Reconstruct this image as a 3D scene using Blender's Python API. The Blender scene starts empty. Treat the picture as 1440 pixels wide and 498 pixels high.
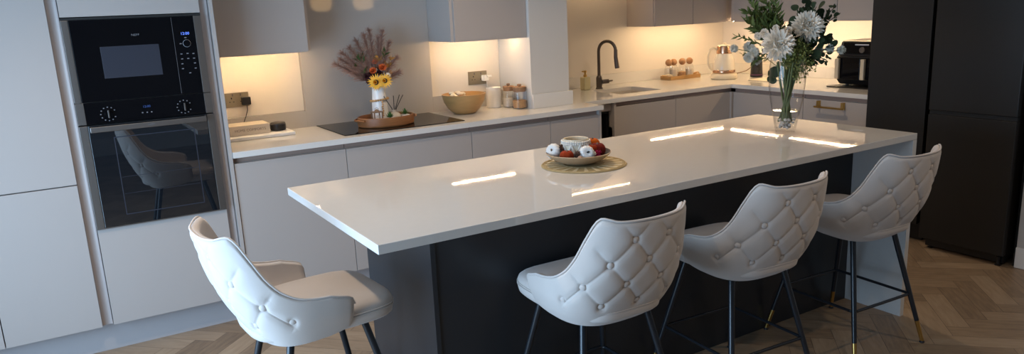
import bpy, bmesh, math, random
from mathutils import Vector, Matrix, noise
R = random.Random(7)
COL = bpy.context.scene.collection
PI = math.pi
H = 0.91            # worktop height

# ------------------------------------------------------------------ materials
def lin(c):
    if isinstance(c, str):
        c = tuple(int(c[i:i+2], 16)/255 for i in (0, 2, 4))
        c = tuple(v/12.92 if v <= .04045 else ((v+.055)/1.055)**2.4 for v in c)
    return (*c, 1)

def mat(name, col, rough=.5, metal=0., spec=.5, noise_amt=0., scale=8., bump=0., bscale=60., sheen=0., coat=0., trans=0., ior=1.45, emit=None, estr=0., stretch=None):
    m = bpy.data.materials.new(name); m.use_nodes = True
    nt = m.node_tree; b = nt.nodes['Principled BSDF']
    b.inputs['Base Color'].default_value = lin(col)
    b.inputs['Roughness'].default_value = rough
    b.inputs['Metallic'].default_value = metal
    b.inputs['Specular IOR Level'].default_value = spec
    b.inputs['IOR'].default_value = ior
    b.inputs['Transmission Weight'].default_value = trans
    b.inputs['Sheen Weight'].default_value = sheen
    b.inputs['Coat Weight'].default_value = coat
    if coat: b.inputs['Coat Roughness'].default_value = .05
    if emit is not None:
        b.inputs['Emission Color'].default_value = lin(emit); b.inputs['Emission Strength'].default_value = estr
    if noise_amt or bump:
        tc = nt.nodes.new('ShaderNodeTexCoord'); mp = nt.nodes.new('ShaderNodeMapping')
        nt.links.new(tc.outputs['Object'], mp.inputs[0])
        if stretch: mp.inputs['Scale'].default_value = stretch
    if noise_amt:
        n = nt.nodes.new('ShaderNodeTexNoise'); n.inputs['Scale'].default_value = scale; n.inputs['Detail'].default_value = 5
        mx = nt.nodes.new('ShaderNodeMix'); mx.data_type = 'RGBA'
        c = lin(col)
        mx.inputs[6].default_value = (*[v*(1-noise_amt) for v in c[:3]], 1)
        mx.inputs[7].default_value = (*[min(1, v*(1+noise_amt)) for v in c[:3]], 1)
        nt.links.new(mp.outputs[0], n.inputs['Vector']); nt.links.new(n.outputs['Fac'], mx.inputs[0]); nt.links.new(mx.outputs[2], b.inputs['Base Color'])
    if bump:
        n2 = nt.nodes.new('ShaderNodeTexNoise'); n2.inputs['Scale'].default_value = bscale; n2.inputs['Detail'].default_value = 3
        bp = nt.nodes.new('ShaderNodeBump'); bp.inputs['Strength'].default_value = bump; bp.inputs['Distance'].default_value = .002
        nt.links.new(mp.outputs[0], n2.inputs['Vector']); nt.links.new(n2.outputs['Fac'], bp.inputs['Height']); nt.links.new(bp.outputs[0], b.inputs['Normal'])
    return m

M = {}
M['door'] = mat('cashmere_lacquer', (.39, .348, .32), rough=.42, noise_amt=.02, scale=3)
M['carcass'] = mat('cashmere_carcass', (.42, .37, .335), rough=.5, noise_amt=.02, scale=3)
M['rail'] = mat('cashmere_rail', (.36, .31, .29), rough=.35, noise_amt=.02, scale=3)
M['channel'] = mat('handle_channel', (.36, .25, .20), rough=.45, noise_amt=.03, scale=3)
M['plinth'] = mat('plinth_lacquer', (.37, .345, .34), rough=.45, noise_amt=.03, scale=3)
M['gap'] = mat('dark_gap', (.01, .01, .01), rough=.6, noise_amt=.1)
M['quartz'] = mat('white_quartz', (.64, .615, .58), rough=.027, spec=.9, noise_amt=.02, scale=40)
M['wallpaint'] = mat('cream_wall_paint', (.66, .61, .55), rough=.7, noise_amt=.02, scale=6, bump=.05, bscale=200)
M['splash'] = mat('greige_splashback', (.40, .375, .35), rough=.05, spec=.6, noise_amt=.02, scale=2)
M['column'] = mat('pale_column_paint', (.55, .53, .50), rough=.6, noise_amt=.02, scale=4)
M['ceiling'] = mat('white_ceiling_paint', (.75, .73, .70), rough=.8, noise_amt=.02)
M['roomwall'] = mat('room_wall_paint', (.50, .48, .46), rough=.8, noise_amt=.03, scale=3)
M['dark'] = mat('graphite_lacquer', (.017, .016, .0155), rough=.42, spec=.3, noise_amt=.04, scale=5)
M['islanddark'] = mat('island_graphite', (.024, .025, .028), rough=.34, spec=.45, noise_amt=.04, scale=5)
M['fridge'] = mat('black_steel', (.016, .0145, .0135), rough=.42, metal=.0, spec=.35, noise_amt=.06, scale=90, stretch=(1, 1, .02))
M['black'] = mat('black_plastic', (.012, .012, .013), rough=.35, noise_amt=.05)
M['gloss'] = mat('black_glass', (.003, .003, .004), rough=.03, spec=.25, noise_amt=.03)
M['ovenglass'] = mat('oven_door_glass', (.006, .008, .011), rough=.015, spec=.8, ior=1.6, noise_amt=.03)
M['mwscreen'] = mat('microwave_window_mesh', (.030, .033, .045), rough=.25, noise_amt=.1, scale=300)
M['steel'] = mat('brushed_steel', (.20, .18, .165), rough=.35, metal=.85, noise_amt=.05, scale=60, stretch=(1, 1, .05))
M['sil'] = mat('silver_print', (.45, .45, .47), rough=.4, noise_amt=.02)
M['dimprint'] = mat('dim_grey_print', (.16, .16, .17), rough=.4, noise_amt=.02)
M['blue'] = mat('blue_display', (.01, .02, .1), rough=.4, emit=(.12, .25, 1.0), estr=1.6, noise_amt=.02)
M['bluedim'] = mat('dim_blue_display', (.01, .02, .06), rough=.4, emit=(.10, .25, .9), estr=.25, noise_amt=.02)
M['led'] = mat('warm_led', (1, .8, .6), emit=(1, .70, .39), estr=265, noise_amt=.01)
M['leddim'] = mat('warm_led_dim', (1, .8, .6), emit=(1, .70, .39), estr=45, noise_amt=.01)
M['velvet'] = mat('cream_velvet', (.57, .50, .45), rough=.75, spec=.25, sheen=.35, noise_amt=.06, scale=9, bump=.12, bscale=350)
M['leg'] = mat('black_leg_paint', (.012, .014, .018), rough=.28, spec=.6, noise_amt=.05)
M['brass'] = mat('brushed_brass', (.60, .38, .12), rough=.28, metal=1., noise_amt=.05, scale=60)
M['wood'] = mat('honey_wood', (.25, .10, .035), rough=.45, noise_amt=.35, scale=14, stretch=(1, 1, 7))
M['bowlwood'] = mat('bamboo_wood', (.42, .24, .09), rough=.35, noise_amt=.18, scale=10, stretch=(1, 1, 6))
M['palewood'] = mat('pale_wood', (.50, .33, .17), rough=.5, noise_amt=.2, scale=12, stretch=(7, 1, 1))
M['cork'] = mat('cork', (.30, .16, .08), rough=.8, noise_amt=.3, scale=90, bump=.4, bscale=150)
M['white'] = mat('white_ceramic', (.74, .72, .69), rough=.3, noise_amt=.02)
M['cream'] = mat('cream_ceramic', (.66, .58, .44), rough=.4, noise_amt=.03)
M['whitepl'] = mat('white_plastic', (.78, .76, .72), rough=.35, noise_amt=.02)
M['glass'] = mat('clear_glass', (1, 1, 1), rough=.0, trans=1., ior=1.45, noise_amt=.001)
M['thin'] = None
M['water'] = mat('water', (.97, .99, 1), rough=.0, trans=1., ior=1.33, noise_amt=.001)
M['smoke'] = mat('smoky_bottle_glass', (.50, .44, .36), rough=.08, spec=.7, noise_amt=.15, scale=30)
M['green'] = mat('leaf_green', (.070, .105, .030), rough=.65, spec=.25, noise_amt=.4, scale=30)
M['dkgreen'] = mat('eucalyptus_green', (.034, .058, .030), rough=.7, spec=.2, noise_amt=.3, scale=30)
M['ltgreen'] = mat('fern_green', (.20, .23, .06), rough=.5, noise_amt=.35, scale=30)
M['succulent'] = mat('succulent_green', (.05, .14, .03), rough=.5, noise_amt=.35, scale=40)
M['stem'] = mat('flower_stem', (.10, .135, .045), rough=.5, noise_amt=.3, scale=30)
M['bluestem'] = mat('blue_stem_wrap', (.07, .17, .32), rough=.4, noise_amt=.15, scale=30)
M['petal'] = mat('white_petal', (.84, .79, .69), rough=.6, noise_amt=.08, scale=20)
M['petalgrey'] = mat('grey_white_petal', (.62, .62, .55), rough=.7, noise_amt=.1, scale=20)
M['yellow'] = mat('sunflower_petal', (.80, .40, .02), rough=.55, noise_amt=.15, scale=30)
M['orange'] = mat('orange_petal', (.62, .13, .03), rough=.6, noise_amt=.2, scale=30)
M['amber'] = mat('amber_leaf', (.50, .24, .04), rough=.6, noise_amt=.3, scale=30)
M['burg'] = mat('burgundy_petal', (.06, .012, .014), rough=.6, noise_amt=.3, scale=30)
M['brown'] = mat('dark_brown_seed', (.03, .014, .008), rough=.8, noise_amt=.4, scale=80)
M['pampas'] = mat('dusty_pink_pampas', (.30, .17, .13), rough=.8, noise_amt=.25, scale=20)
M['rustvelvet'] = mat('rust_velvet', (.30, .035, .008), rough=.9, spec=.15, sheen=.05, noise_amt=.25, scale=25)
M['orangevelvet'] = mat('orange_velvet', (.55, .11, .008), rough=.9, spec=.15, sheen=.05, noise_amt=.2, scale=25)
M['winevelvet'] = mat('wine_velvet', (.17, .016, .010), rough=.9, spec=.15, sheen=.05, noise_amt=.2, scale=25)
M['magenta'] = mat('magenta_pompom', (.50, .012, .10), rough=.8, noise_amt=.2, scale=60)
M['cone'] = mat('pinecone_brown', (.13, .06, .035), rough=.7, noise_amt=.4, scale=60)
M['nut'] = mat('tan_nut', (.45, .26, .17), rough=.6, noise_amt=.2, scale=40)
M['straw'] = mat('gold_woven_straw', (.42, .31, .15), rough=.55, noise_amt=.25, scale=50)
M['strawlt'] = mat('pale_woven_straw', (.66, .56, .36), rough=.5, noise_amt=.15, scale=50)
M['clay'] = mat('tan_glazed_clay', (.46, .33, .21), rough=.35, noise_amt=.12, scale=20)
M['darkclay'] = mat('dark_glaze', (.07, .06, .055), rough=.35, noise_amt=.2, scale=20)
M['cottoncord'] = mat('cotton_cord', (.74, .70, .62), rough=.9, noise_amt=.12, scale=80, bump=.4, bscale=250)
M['pages'] = mat('paper_pages', (.66, .58, .48), rough=.8, noise_amt=.05, scale=10)
M['cover'] = mat('cream_book_cover', (.62, .54, .44), rough=.55, noise_amt=.03, scale=10)
M['print'] = mat('grey_brown_print', (.20, .16, .13), rough=.6, noise_amt=.05)
M['gunmetal'] = mat('gunmetal', (.13, .11, .10), rough=.3, metal=.8, noise_amt=.05)
M['socket'] = mat('antique_brass_plate', (.33, .28, .20), rough=.35, metal=.7, noise_amt=.06, scale=40)
M['cookie'] = mat('dry_goods', (.42, .24, .11), rough=.8, noise_amt=.35, scale=120, bump=.5, bscale=140)
M['oats'] = mat('pale_dry_goods', (.58, .50, .38), rough=.8, noise_amt=.3, scale=120, bump=.4, bscale=140)
M['copper'] = mat('copper_collar', (.62, .36, .22), rough=.25, metal=.9, noise_amt=.08, scale=40)
M['pebble'] = mat('pale_pebble', (.62, .60, .57), rough=.5, noise_amt=.15, scale=30)
M['amberglass'] = mat('amber_opal_shade', (.60, .42, .20), rough=.35, emit=(1, .62, .28), estr=4.5, noise_amt=.05)
M['pinkband'] = mat('purple_band', (.16, .03, .12), rough=.4, noise_amt=.05)
M['grille'] = mat('pale_handle_plastic', (.52, .43, .31), rough=.4, noise_amt=.05)
M['sink'] = mat('cream_sink_composite', (.60, .53, .44), rough=.4, noise_amt=.03)
M['soap'] = mat('cream_soap_bottle', (.55, .50, .30), rough=.3, noise_amt=.04)
M['milk'] = mat('frosted_kettle_glass', (.66, .60, .50), rough=.15, spec=.6, noise_amt=.03)
M['lanternglass'] = mat('lantern_wood', (.20, .12, .07), rough=.5, noise_amt=.3, scale=40)
M['window_frame'] = mat('window_frame_grey', (.2, .2, .2), rough=.5, noise_amt=.03)

def thin_glass():
    m = bpy.data.materials.new('thin_clear_glass'); m.use_nodes = True
    nt = m.node_tree; nt.nodes.clear()
    o = nt.nodes.new('ShaderNodeOutputMaterial'); mx = nt.nodes.new('ShaderNodeMixShader')
    t = nt.nodes.new('ShaderNodeBsdfTransparent'); g = nt.nodes.new('ShaderNodeBsdfGlossy'); lw = nt.nodes.new('ShaderNodeLayerWeight')
    n = nt.nodes.new('ShaderNodeTexNoise'); n.inputs['Scale'].default_value = 5
    rm = nt.nodes.new('ShaderNodeMapRange'); rm.inputs[3].default_value = .92; rm.inputs[4].default_value = .97
    cc = nt.nodes.new('ShaderNodeCombineColor')
    nt.links.new(n.outputs['Fac'], rm.inputs[0])
    for i in range(3): nt.links.new(rm.outputs[0], cc.inputs[i])
    nt.links.new(cc.outputs[0], t.inputs[0])
    g.inputs['Roughness'].default_value = .02
    lw.inputs['Blend'].default_value = .5
    pw = nt.nodes.new('ShaderNodeMath'); pw.operation = 'POWER'; pw.inputs[1].default_value = 3.5
    ma = nt.nodes.new('ShaderNodeMath'); ma.operation = 'MULTIPLY_ADD'; ma.inputs[1].default_value = .85; ma.inputs[2].default_value = .035
    nt.links.new(lw.outputs['Facing'], pw.inputs[0]); nt.links.new(pw.outputs[0], ma.inputs[0])
    nt.links.new(ma.outputs[0], mx.inputs[0]); nt.links.new(t.outputs[0], mx.inputs[1]); nt.links.new(g.outputs[0], mx.inputs[2])
    nt.links.new(mx.outputs[0], o.inputs[0])
    return m
M['thin'] = thin_glass()

def floor_mat():
    m = bpy.data.materials.new('oak_herringbone'); m.use_nodes = True
    nt = m.node_tree; L = nt.links; b = nt.nodes['Principled BSDF']
    def val(x):
        return x
    def op(o, a, b_=None, c=None):
        n = nt.nodes.new('ShaderNodeMath'); n.operation = o
        for i, v in enumerate((a, b_, c)):
            if v is None: continue
            if isinstance(v, (int, float)): n.inputs[i].default_value = v
            else: L.new(v, n.inputs[i])
        return n.outputs[0]
    tc = nt.nodes.new('ShaderNodeTexCoord'); sx = nt.nodes.new('ShaderNodeSeparateXYZ')
    L.new(tc.outputs['Object'], sx.inputs[0])
    x, y = sx.outputs[0], op('ADD', sx.outputs[1], .195)
    w, n = .106, 4
    s = 1/math.sqrt(2)/w
    u = op('MULTIPLY', op('ADD', x, y), s); v = op('MULTIPLY', op('SUBTRACT', x, y), s)
    i, j = op('FLOOR', u), op('FLOOR', v)
    fu, fv = op('SUBTRACT', u, i), op('SUBTRACT', v, j)
    k = op('FLOORED_MODULO', op('SUBTRACT', i, j), 2*n)
    hor = op('LESS_THAN', k, n-.5)
    ver = op('SUBTRACT', 1, hor)
    def sel(a, c): return op('ADD', op('MULTIPLY', a, hor), op('MULTIPLY', c, ver))
    along = sel(op('ADD', k, fu), op('ADD', op('SUBTRACT', 2*n-1, k), fv))
    across = sel(fv, fu)
    idx = sel(op('SUBTRACT', i, k), i)
    idy = sel(j, op('ADD', j, op('SUBTRACT', k, n)))
    idv = nt.nodes.new('ShaderNodeCombineXYZ'); L.new(idx, idv.inputs[0]); L.new(idy, idv.inputs[1]); L.new(hor, idv.inputs[2])
    wn = nt.nodes.new('ShaderNodeTexWhiteNoise'); wn.noise_dimensions = '3D'; L.new(idv.outputs[0], wn.inputs['Vector'])
    rnd = wn.outputs['Value']
    gv = nt.nodes.new('ShaderNodeCombineXYZ')
    L.new(op('ADD', op('MULTIPLY', along, .5), op('MULTIPLY', rnd, 57)), gv.inputs[0]); L.new(op('MULTIPLY', across, 3.6), gv.inputs[1]); L.new(op('MULTIPLY', rnd, 31), gv.inputs[2])
    g = nt.nodes.new('ShaderNodeTexNoise'); g.inputs['Scale'].default_value = 1.6; g.inputs['Detail'].default_value = 6; g.inputs['Roughness'].default_value = .6; g.inputs['Distortion'].default_value = .6
    L.new(gv.outputs[0], g.inputs['Vector'])
    mixv = op('ADD', op('MULTIPLY', rnd, .40), op('MULTIPLY', g.outputs['Fac'], .74))
    cr = nt.nodes.new('ShaderNodeValToRGB')
    e = cr.color_ramp.elements
    e[0].position = .15; e[0].color = (.125, .088, .060, 1)
    e[1].position = .95; e[1].color = (.38, .285, .195, 1)
    m1 = e.new(.5); m1.color = (.25, .175, .112, 1)
    L.new(mixv, cr.inputs[0])
    d1 = op('MINIMUM', across, op('SUBTRACT', 1, across)); d2 = op('MINIMUM', along, op('SUBTRACT', n, along))
    edge = op('LESS_THAN', op('MINIMUM', d1, d2), .010)
    mx = nt.nodes.new('ShaderNodeMix'); mx.data_type = 'RGBA'
    L.new(edge, mx.inputs[0]); L.new(cr.outputs[0], mx.inputs[6]); mx.inputs[7].default_value = (.07, .045, .028, 1)
    L.new(mx.outputs[2], b.inputs['Base Color'])
    b.inputs['Roughness'].default_value = .42
    bp = nt.nodes.new('ShaderNodeBump'); bp.inputs['Strength'].default_value = .25; bp.inputs['Distance'].default_value = .002
    L.new(g.outputs['Fac'], bp.inputs['Height']); L.new(bp.outputs[0], b.inputs['Normal'])
    return m
M['floor'] = floor_mat()

# ------------------------------------------------------------------ object helpers
def tag(o, label=None, cat=None, group=None, kind=None):
    if label: o['label'] = label
    if cat: o['category'] = cat
    if group: o['group'] = group
    if kind: o['kind'] = kind
    return o

def thing(name, label, cat, loc=(0, 0, 0), rz=0, group=None):
    o = bpy.data.objects.new(name, None); COL.objects.link(o)
    o.location = loc; o.rotation_euler = (0, 0, rz); o.empty_display_size = .05
    return tag(o, label, cat, group)

def wloc(o):
    v = Vector((0, 0, 0))
    while o is not None:
        v += Vector(o.location); o = o.parent
    return v

class MB:
    """collects shapes given in world (or local) coordinates"""
    def __init__(s): s.bm = bmesh.new()
    def _new(s, fn):
        t = bmesh.new(); fn(t)
        me = bpy.data.meshes.new('t'); t.to_mesh(me); t.free(); s.bm.from_mesh(me); bpy.data.meshes.remove(me)
    def box(s, x0, x1, y0, y1, z0, z1, bev=0., seg=2, rot=None):
        def f(t):
            bmesh.ops.create_cube(t, size=1)
            for v in t.verts:
                v.co = Vector(((x0+x1)/2+v.co.x*(x1-x0), (y0+y1)/2+v.co.y*(y1-y0), (z0+z1)/2+v.co.z*(z1-z0)))
            if bev: bmesh.ops.bevel(t, geom=t.edges[:], offset=bev, segments=seg, affect='EDGES', profile=.5)
            if rot:
                c = Vector(((x0+x1)/2, (y0+y1)/2, (z0+z1)/2)); bmesh.ops.rotate(t, verts=t.verts, cent=c, matrix=rot)
        s._new(f); return s
    def prism(s, pts, z0, z1, bev=0.):
        def f(t):
            vs = [t.verts.new((p[0], p[1], z0)) for p in pts]; fa = t.faces.new(vs)
            r = bmesh.ops.extrude_face_region(t, geom=[fa])
            for v in r['geom']:
                if isinstance(v, bmesh.types.BMVert): v.co.z = z1
            bmesh.ops.recalc_face_normals(t, faces=t.faces)
            if bev: bmesh.ops.bevel(t, geom=t.edges[:], offset=bev, segments=2, affect='EDGES', profile=.5)
        s._new(f); return s
    def lathe(s, prof, c=(0, 0, 0), n=32, mod=None, sx=1, sy=1, axis=None, ring=False):
        if ring: prof = prof+[prof[0]]
        bm = s.bm; rings = []
        for (r, z) in prof:
            ring = []
            for i in range(n):
                a = 2*PI*i/n; rr = r*(mod(a, z) if mod else 1)
                p = Vector((rr*math.cos(a)*sx, rr*math.sin(a)*sy, z))
                if axis is not None: p = axis @ p
                ring.append(bm.verts.new(p+Vector(c)))
            rings.append(ring)
        for a, b in zip(rings, rings[1:]):
            for i in range(n): bm.faces.new((a[i], a[(i+1) % n], b[(i+1) % n], b[i]))
        if prof[0][0] > 1e-6 and not ring: bm.faces.new(rings[0][::-1])
        if prof[-1][0] > 1e-6 and not ring: bm.faces.new(rings[-1])
        return s
    def tube(s, pts, r, n=8, cap=True):
        bm = s.bm; pts = [Vector(p) for p in pts]; N = len(pts)
        rs = r if isinstance(r, (list, tuple)) else [r]*N
        rings = []; up = None
        for i, p in enumerate(pts):
            d = (pts[min(i+1, N-1)]-pts[max(i-1, 0)]).normalized()
            if up is None:
                up = Vector((0, 0, 1)) if abs(d.z) < .9 else Vector((1, 0, 0))
            e1 = (up-d*up.dot(d)).normalized(); up = e1; e2 = d.cross(e1)
            rings.append([bm.verts.new(p+(e1*math.cos(2*PI*k/n)+e2*math.sin(2*PI*k/n))*rs[i]) for k in range(n)])
        for a, b in zip(rings, rings[1:]):
            for k in range(n): bm.faces.new((a[k], a[(k+1) % n], b[(k+1) % n], b[k]))
        if cap: bm.faces.new(rings[0][::-1]); bm.faces.new(rings[-1])
        return s
    def ball(s, c, r, n=12, sx=1, sy=1, sz=1, mod=None):
        prof = []
        for k in range(n+1):
            t = PI*k/n; prof.append((max(r*math.sin(t), 1e-5 if 0 < k < n else 1e-4), -r*math.cos(t)*sz))
        return s.lathe(prof, c, n=2*n, sx=sx, sy=sy, mod=mod)
    def quad(s, *p):
        vs = [s.bm.verts.new(q) for q in p]; s.bm.faces.new(vs); return s
    def petal(s, base, dirv, nrm, ln, wd, cup=.15, tip=.5, segs=4):
        d = Vector(dirv).normalized(); n = Vector(nrm); n = (n-d*n.dot(d)).normalized(); sd = d.cross(n); rows = []
        for k in range(segs+1):
            t = k/segs; w = wd*math.sin(PI*min(1, (t*.82+.10)))**.8*(1 if t < tip else 1-(t-tip)/(1.02-tip)*.75)
            c = Vector(base)+d*ln*t+n*(cup*ln*(t*t))
            rows.append([s.bm.verts.new(c-sd*w/2+n*w*.12), s.bm.verts.new(c), s.bm.verts.new(c+sd*w/2+n*w*.12)])
        for a, b in zip(rows, rows[1:]):
            for k in range(2): s.bm.faces.new((a[k], a[k+1], b[k+1], b[k]))
        return s
    def build(s, name, m, parent=None, smooth=None, world=True, label=None):
        me = bpy.data.meshes.new(name)
        if smooth is None or smooth:
            bmesh.ops.recalc_face_normals(s.bm, faces=s.bm.faces)
        if parent is not None and world:
            bmesh.ops.translate(s.bm, verts=s.bm.verts, vec=-wloc(parent))
        s.bm.to_mesh(me); s.bm.free()
        ang = math.radians(38) if smooth is None else (PI if smooth else 0)
        if ang > 0:
            for p in me.polygons: p.use_smooth = True
            if smooth is None: me.set_sharp_from_angle(angle=ang)
        me.materials.append(m)
        o = bpy.data.objects.new(name, me); COL.objects.link(o)
        if smooth is None:
            wn_ = o.modifiers.new('weighted_normals', 'WEIGHTED_NORMAL'); wn_.keep_sharp = True; wn_.weight = 100
        if parent is not None: o.parent = parent
        if label: o['label'] = label
        return o

def single(name, mb, m, label, cat, group=None, smooth=None):
    """thing that is one mesh, origin moved to its base"""
    o = mb.build(name, m, None, smooth=smooth)
    vs = [v.co for v in o.data.vertices]
    c = Vector(((min(v.x for v in vs)+max(v.x for v in vs))/2, (min(v.y for v in vs)+max(v.y for v in vs))/2, min(v.z for v in vs)))
    o.data.transform(Matrix.Translation(-c)); o.location = c
    return tag(o, label, cat, group)

def copy_tree(o, loc, rz=0, label=None, group=None):
    c = o.copy(); COL.objects.link(c); c.location = loc; c.rotation_euler = (0, 0, rz)
    if label: c['label'] = label
    if group: c['group'] = group
    def rec(src, dst):
        for ch in list(src.children):
            d = ch.copy(); COL.objects.link(d); d.parent = dst
            rec(ch, d)
    rec(o, c)
    return c

def text_mesh(txt, size, m, name, parent, loc, yaw=0, extrude=.0006, align='CENTER', sx=1.):
    cu = bpy.data.curves.new('t', 'FONT'); cu.body = txt; cu.size = size; cu.extrude = extrude; cu.align_x = align; cu.align_y = 'CENTER'; cu.resolution_u = 3
    t = bpy.data.objects.new('t', cu); COL.objects.link(t)
    dg = bpy.context.evaluated_depsgraph_get()
    me = bpy.data.meshes.new_from_object(t.evaluated_get(dg)); bpy.data.objects.remove(t)
    me.transform(Matrix.Diagonal((sx, 1, 1, 1)))
    me.transform(Matrix.Rotation(PI/2, 4, 'X')); me.transform(Matrix.Rotation(yaw, 4, 'Z'))
    me.materials.clear(); me.materials.append(m)
    o = bpy.data.objects.new(name, me); COL.objects.link(o)
    o.location = Vector(loc)-(wloc(parent) if parent else Vector((0, 0, 0))); o.parent = parent
    return o

def struct(name, mb, m, smooth=None):
    o = mb.build(name, m, None, smooth=smooth); o['kind'] = 'structure'; return o

# ------------------------------------------------------------------ the room
struct('floor', MB().box(-1.95, 4.75, -4.7, 3.1, -.05, 0), M['floor'])
struct('ceiling', MB().box(-1.95, 4.75, -4.7, 3.1, 2.4, 2.5), M['ceiling'])
YW, YN = 2.545, 2.58
wb = MB()
wb.box(-1.7, 4.6, 2.965, 3.05, 0, 2.4)
wb.box(-1.7, 1.93, YN, 2.965, 0, 2.4)
wb.box(-1.7, .005, YW, YN, 0, 2.4)
wb.box(.005, .557, YW, YN, 0, .90); wb.box(.005, .557, YW, YN, 1.37, 2.4)
wb.box(1.393, 1.93, YW, YN, 0, .90); wb.box(1.393, 1.93, YW, YN, 1.37, 2.4)
struct('wall_back', wb, M['wallpaint'])
struct('wall_splashback', MB().box(.557, 1.393, YW-.004, YN-.0005, H, 2.4).box(.0055, .5565, YW-.004, YN-.0005, H, 1.0085).box(1.3935, 1.9295, YW-.004, YN-.0005, H, 1.0085), M['splash'])
struct('wall_column', MB().box(1.932, 2.232, 2.178, 2.964, 0, 2.4), M['column'])
struct('wall_right', MB().box(4.513, 4.6, .02, 2.964, 0, 2.4), M['wallpaint'])
struct('wall_right_return', MB().box(3.775, 4.6, -4.6, .018, 0, 2.4), M['roomwall'])
struct('baseboard_right', MB().box(3.762, 3.775, -4.55, .018, 0, .12, .004), M['ceiling'])
wl = MB()
wl.box(-1.9, -1.7, -4.6, -.9, 0, 2.4); wl.box(-1.9, -1.7, 1.7, 2.965, 0, 2.4); wl.box(-1.9, -1.7, -.9, 1.7, 2.1, 2.4)
struct('wall_left', wl, M['roomwall'])
struct('wall_front', MB().box(-1.9, 4.6, -4.7, -4.6, 0, 2.4), M['roomwall'])
wf = MB()
for yy in (-.9, .37, 1.64): wf.box(-1.84, -1.78, yy, yy+.06, .0, 2.1, .004)
wf.box(-1.84, -1.78, -.9, 1.7, 2.04, 2.1, .004); wf.box(-1.84, -1.78, -.9, 1.7, 0, .05, .004)
struct('window_1', wf, M['window_frame'])

# ------------------------------------------------------------------ tall bank on the left
YF = 1.97
def panel(x0, x1, z0, z1, y0=YF, t=.019, m='door', name='door', parent=None, axis='Y'):
    if axis == 'Y': b = MB().box(x0, x1, y0, y0+t, z0, z1, .0015)
    else: b = MB().box(y0, y0+t, x0, x1, z0, z1, .0015)
    return b.build(name, M[m], parent)

t = thing('tall_cabinet', 'tall cashmere cupboard cut off by the left edge, only a sliver of its door showing', 'cupboard', (-1.37, 2.25, .15))
MB().box(-1.66, -1.076, 1.992, 2.54, .15, 2.3).build('carcass', M['carcass'], t)
panel(-1.66, -1.076, .15, .847, parent=t); panel(-1.66, -1.076, .852, 2.3, parent=t)
t = thing('tall_cabinet', 'tall cashmere larder cupboard with upper and lower doors, left of the oven', 'cupboard', (-.88, 2.25, .15))
MB().box(-1.074, -.688, 1.992, 2.54, .15, 2.3).build('carcass', M['carcass'], t)
panel(-1.072, -.686, .15, .847, parent=t); panel(-1.072, -.686, .852, 2.3, parent=t)
t = thing('oven_housing', 'tall cashmere housing unit holding the microwave and oven', 'cupboard', (-.34, 2.25, .15))
c = MB()
c.box(-.686, -.64, 2.0, 2.54, .15, 2.3); c.box(-.06, -.02, 2.0, 2.54, .15, 2.3); c.box(-.64, -.06, 2.52, 2.54, .15, 2.3)
for z in (.15, .605, 1.205, 1.6, 2.28): c.box(-.64, -.06, 2.0, 2.52, z, z+.018)
c.build('carcass', M['carcass'], t)
def vrail(x0, x1, z0, z1):
    b = MB(); n = 8; pts = []
    for k in range(n+1):
        a = PI*k/n; pts.append(((x0+x1)/2-(x1-x0)/2*math.cos(a), 1.988+.010*math.sin(a)))
    pts += [(x1, 1.9995), (x0, 1.9995)]
    return b.prism(pts, z0, z1)
vrail(-.685, -.641, .15, 2.3).build('handle_rail', M['rail'], t)
vrail(-.0575, -.021, .15, 2.3).build('handle_rail', M['rail'], t)
panel(-.638, -.0595, 1.597, 2.3, parent=t, name='upper_door'); panel(-.638, -.0595, .15, .625, parent=t, name='drawer_front')
MB().box(-.0175, 0, 1.962, 2.54, .15, 2.3, .001).build('end_panel', M['door'], t)

# microwave
t = thing('microwave', 'black glass built-in microwave with steel side trims, above the oven', 'microwave', (-.35, 2.2, 1.223))
MB().box(-.62, -.08, 1.985, 2.40, 1.226, 1.58).build('body', M['black'], t)
MB().box(-.610, -.0955, 1.962, 1.984, 1.219, 1.583, .002).build('glass_front', M['gloss'], t)
for x0, x1 in ((-.6395, -.611), (-.0945, -.0605)):
    MB().box(x0, x1, 1.962, 1.984, 1.219, 1.583, .002).build('side_trim', M['steel'], t)
MB().box(-.6395, -.0605, 1.966, 1.984, 1.5835, 1.5935, .001).build('top_vent', M['gap'], t)
MB().box(-.503, -.26, 1.9605, 1.9625, 1.32, 1.462, .0008).build('window', M['mwscreen'], t)
MB().box(-.1925, -.1915, 1.9608, 1.9625, 1.224, 1.578).build('door_gap', M['dimprint'], t)
MB().box(-.17, -.112, 1.9612, 1.9625, 1.492, 1.513).build('display', M['gloss'], t)
text_mesh('12:00', .018, M['blue'], 'clock_digits', t, (-.141, 1.9608, 1.503))
text_mesh('NEFF', .013, M['dimprint'], 'brand_lettering', t, (-.352, 1.9608, 1.508), sx=1.2)
kn = MB().lathe([(.0165, 0), (.0165, .004), (.0145, .012), (.0143, .0125), (1e-4, .0125)], (-.138, 1.9615, 1.457), n=28, axis=Matrix.Rotation(PI/2, 3, 'X'))
k = kn.build('dial', M['gloss'], t)
MB().lathe([(.0175, 0), (.0175, .002), (.0155, .0021), (.0155, .0001)], (-.138, 1.9615, 1.457), n=28, ring=True, axis=Matrix.Rotation(PI/2, 3, 'X')).build('dial_ring', M['sil'], k)
bt = MB()
for (x, z) in ((-.168, 1.409), (-.141, 1.410), (-.115, 1.408), (-.168, 1.386), (-.141, 1.386), (-.115, 1.386), (-.17, 1.363), (-.114, 1.363), (-.171, 1.340), (-.114, 1.339), (-.141, 1.318), (-.141, 1.484), (-.165, 1.457)):
    bt.box(x-.0045, x+.0045, 1.9609, 1.9625, z-.0022, z+.0022)
bt.build('touch_buttons', M['dimprint'], t)['kind'] = 'stuff'

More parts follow.
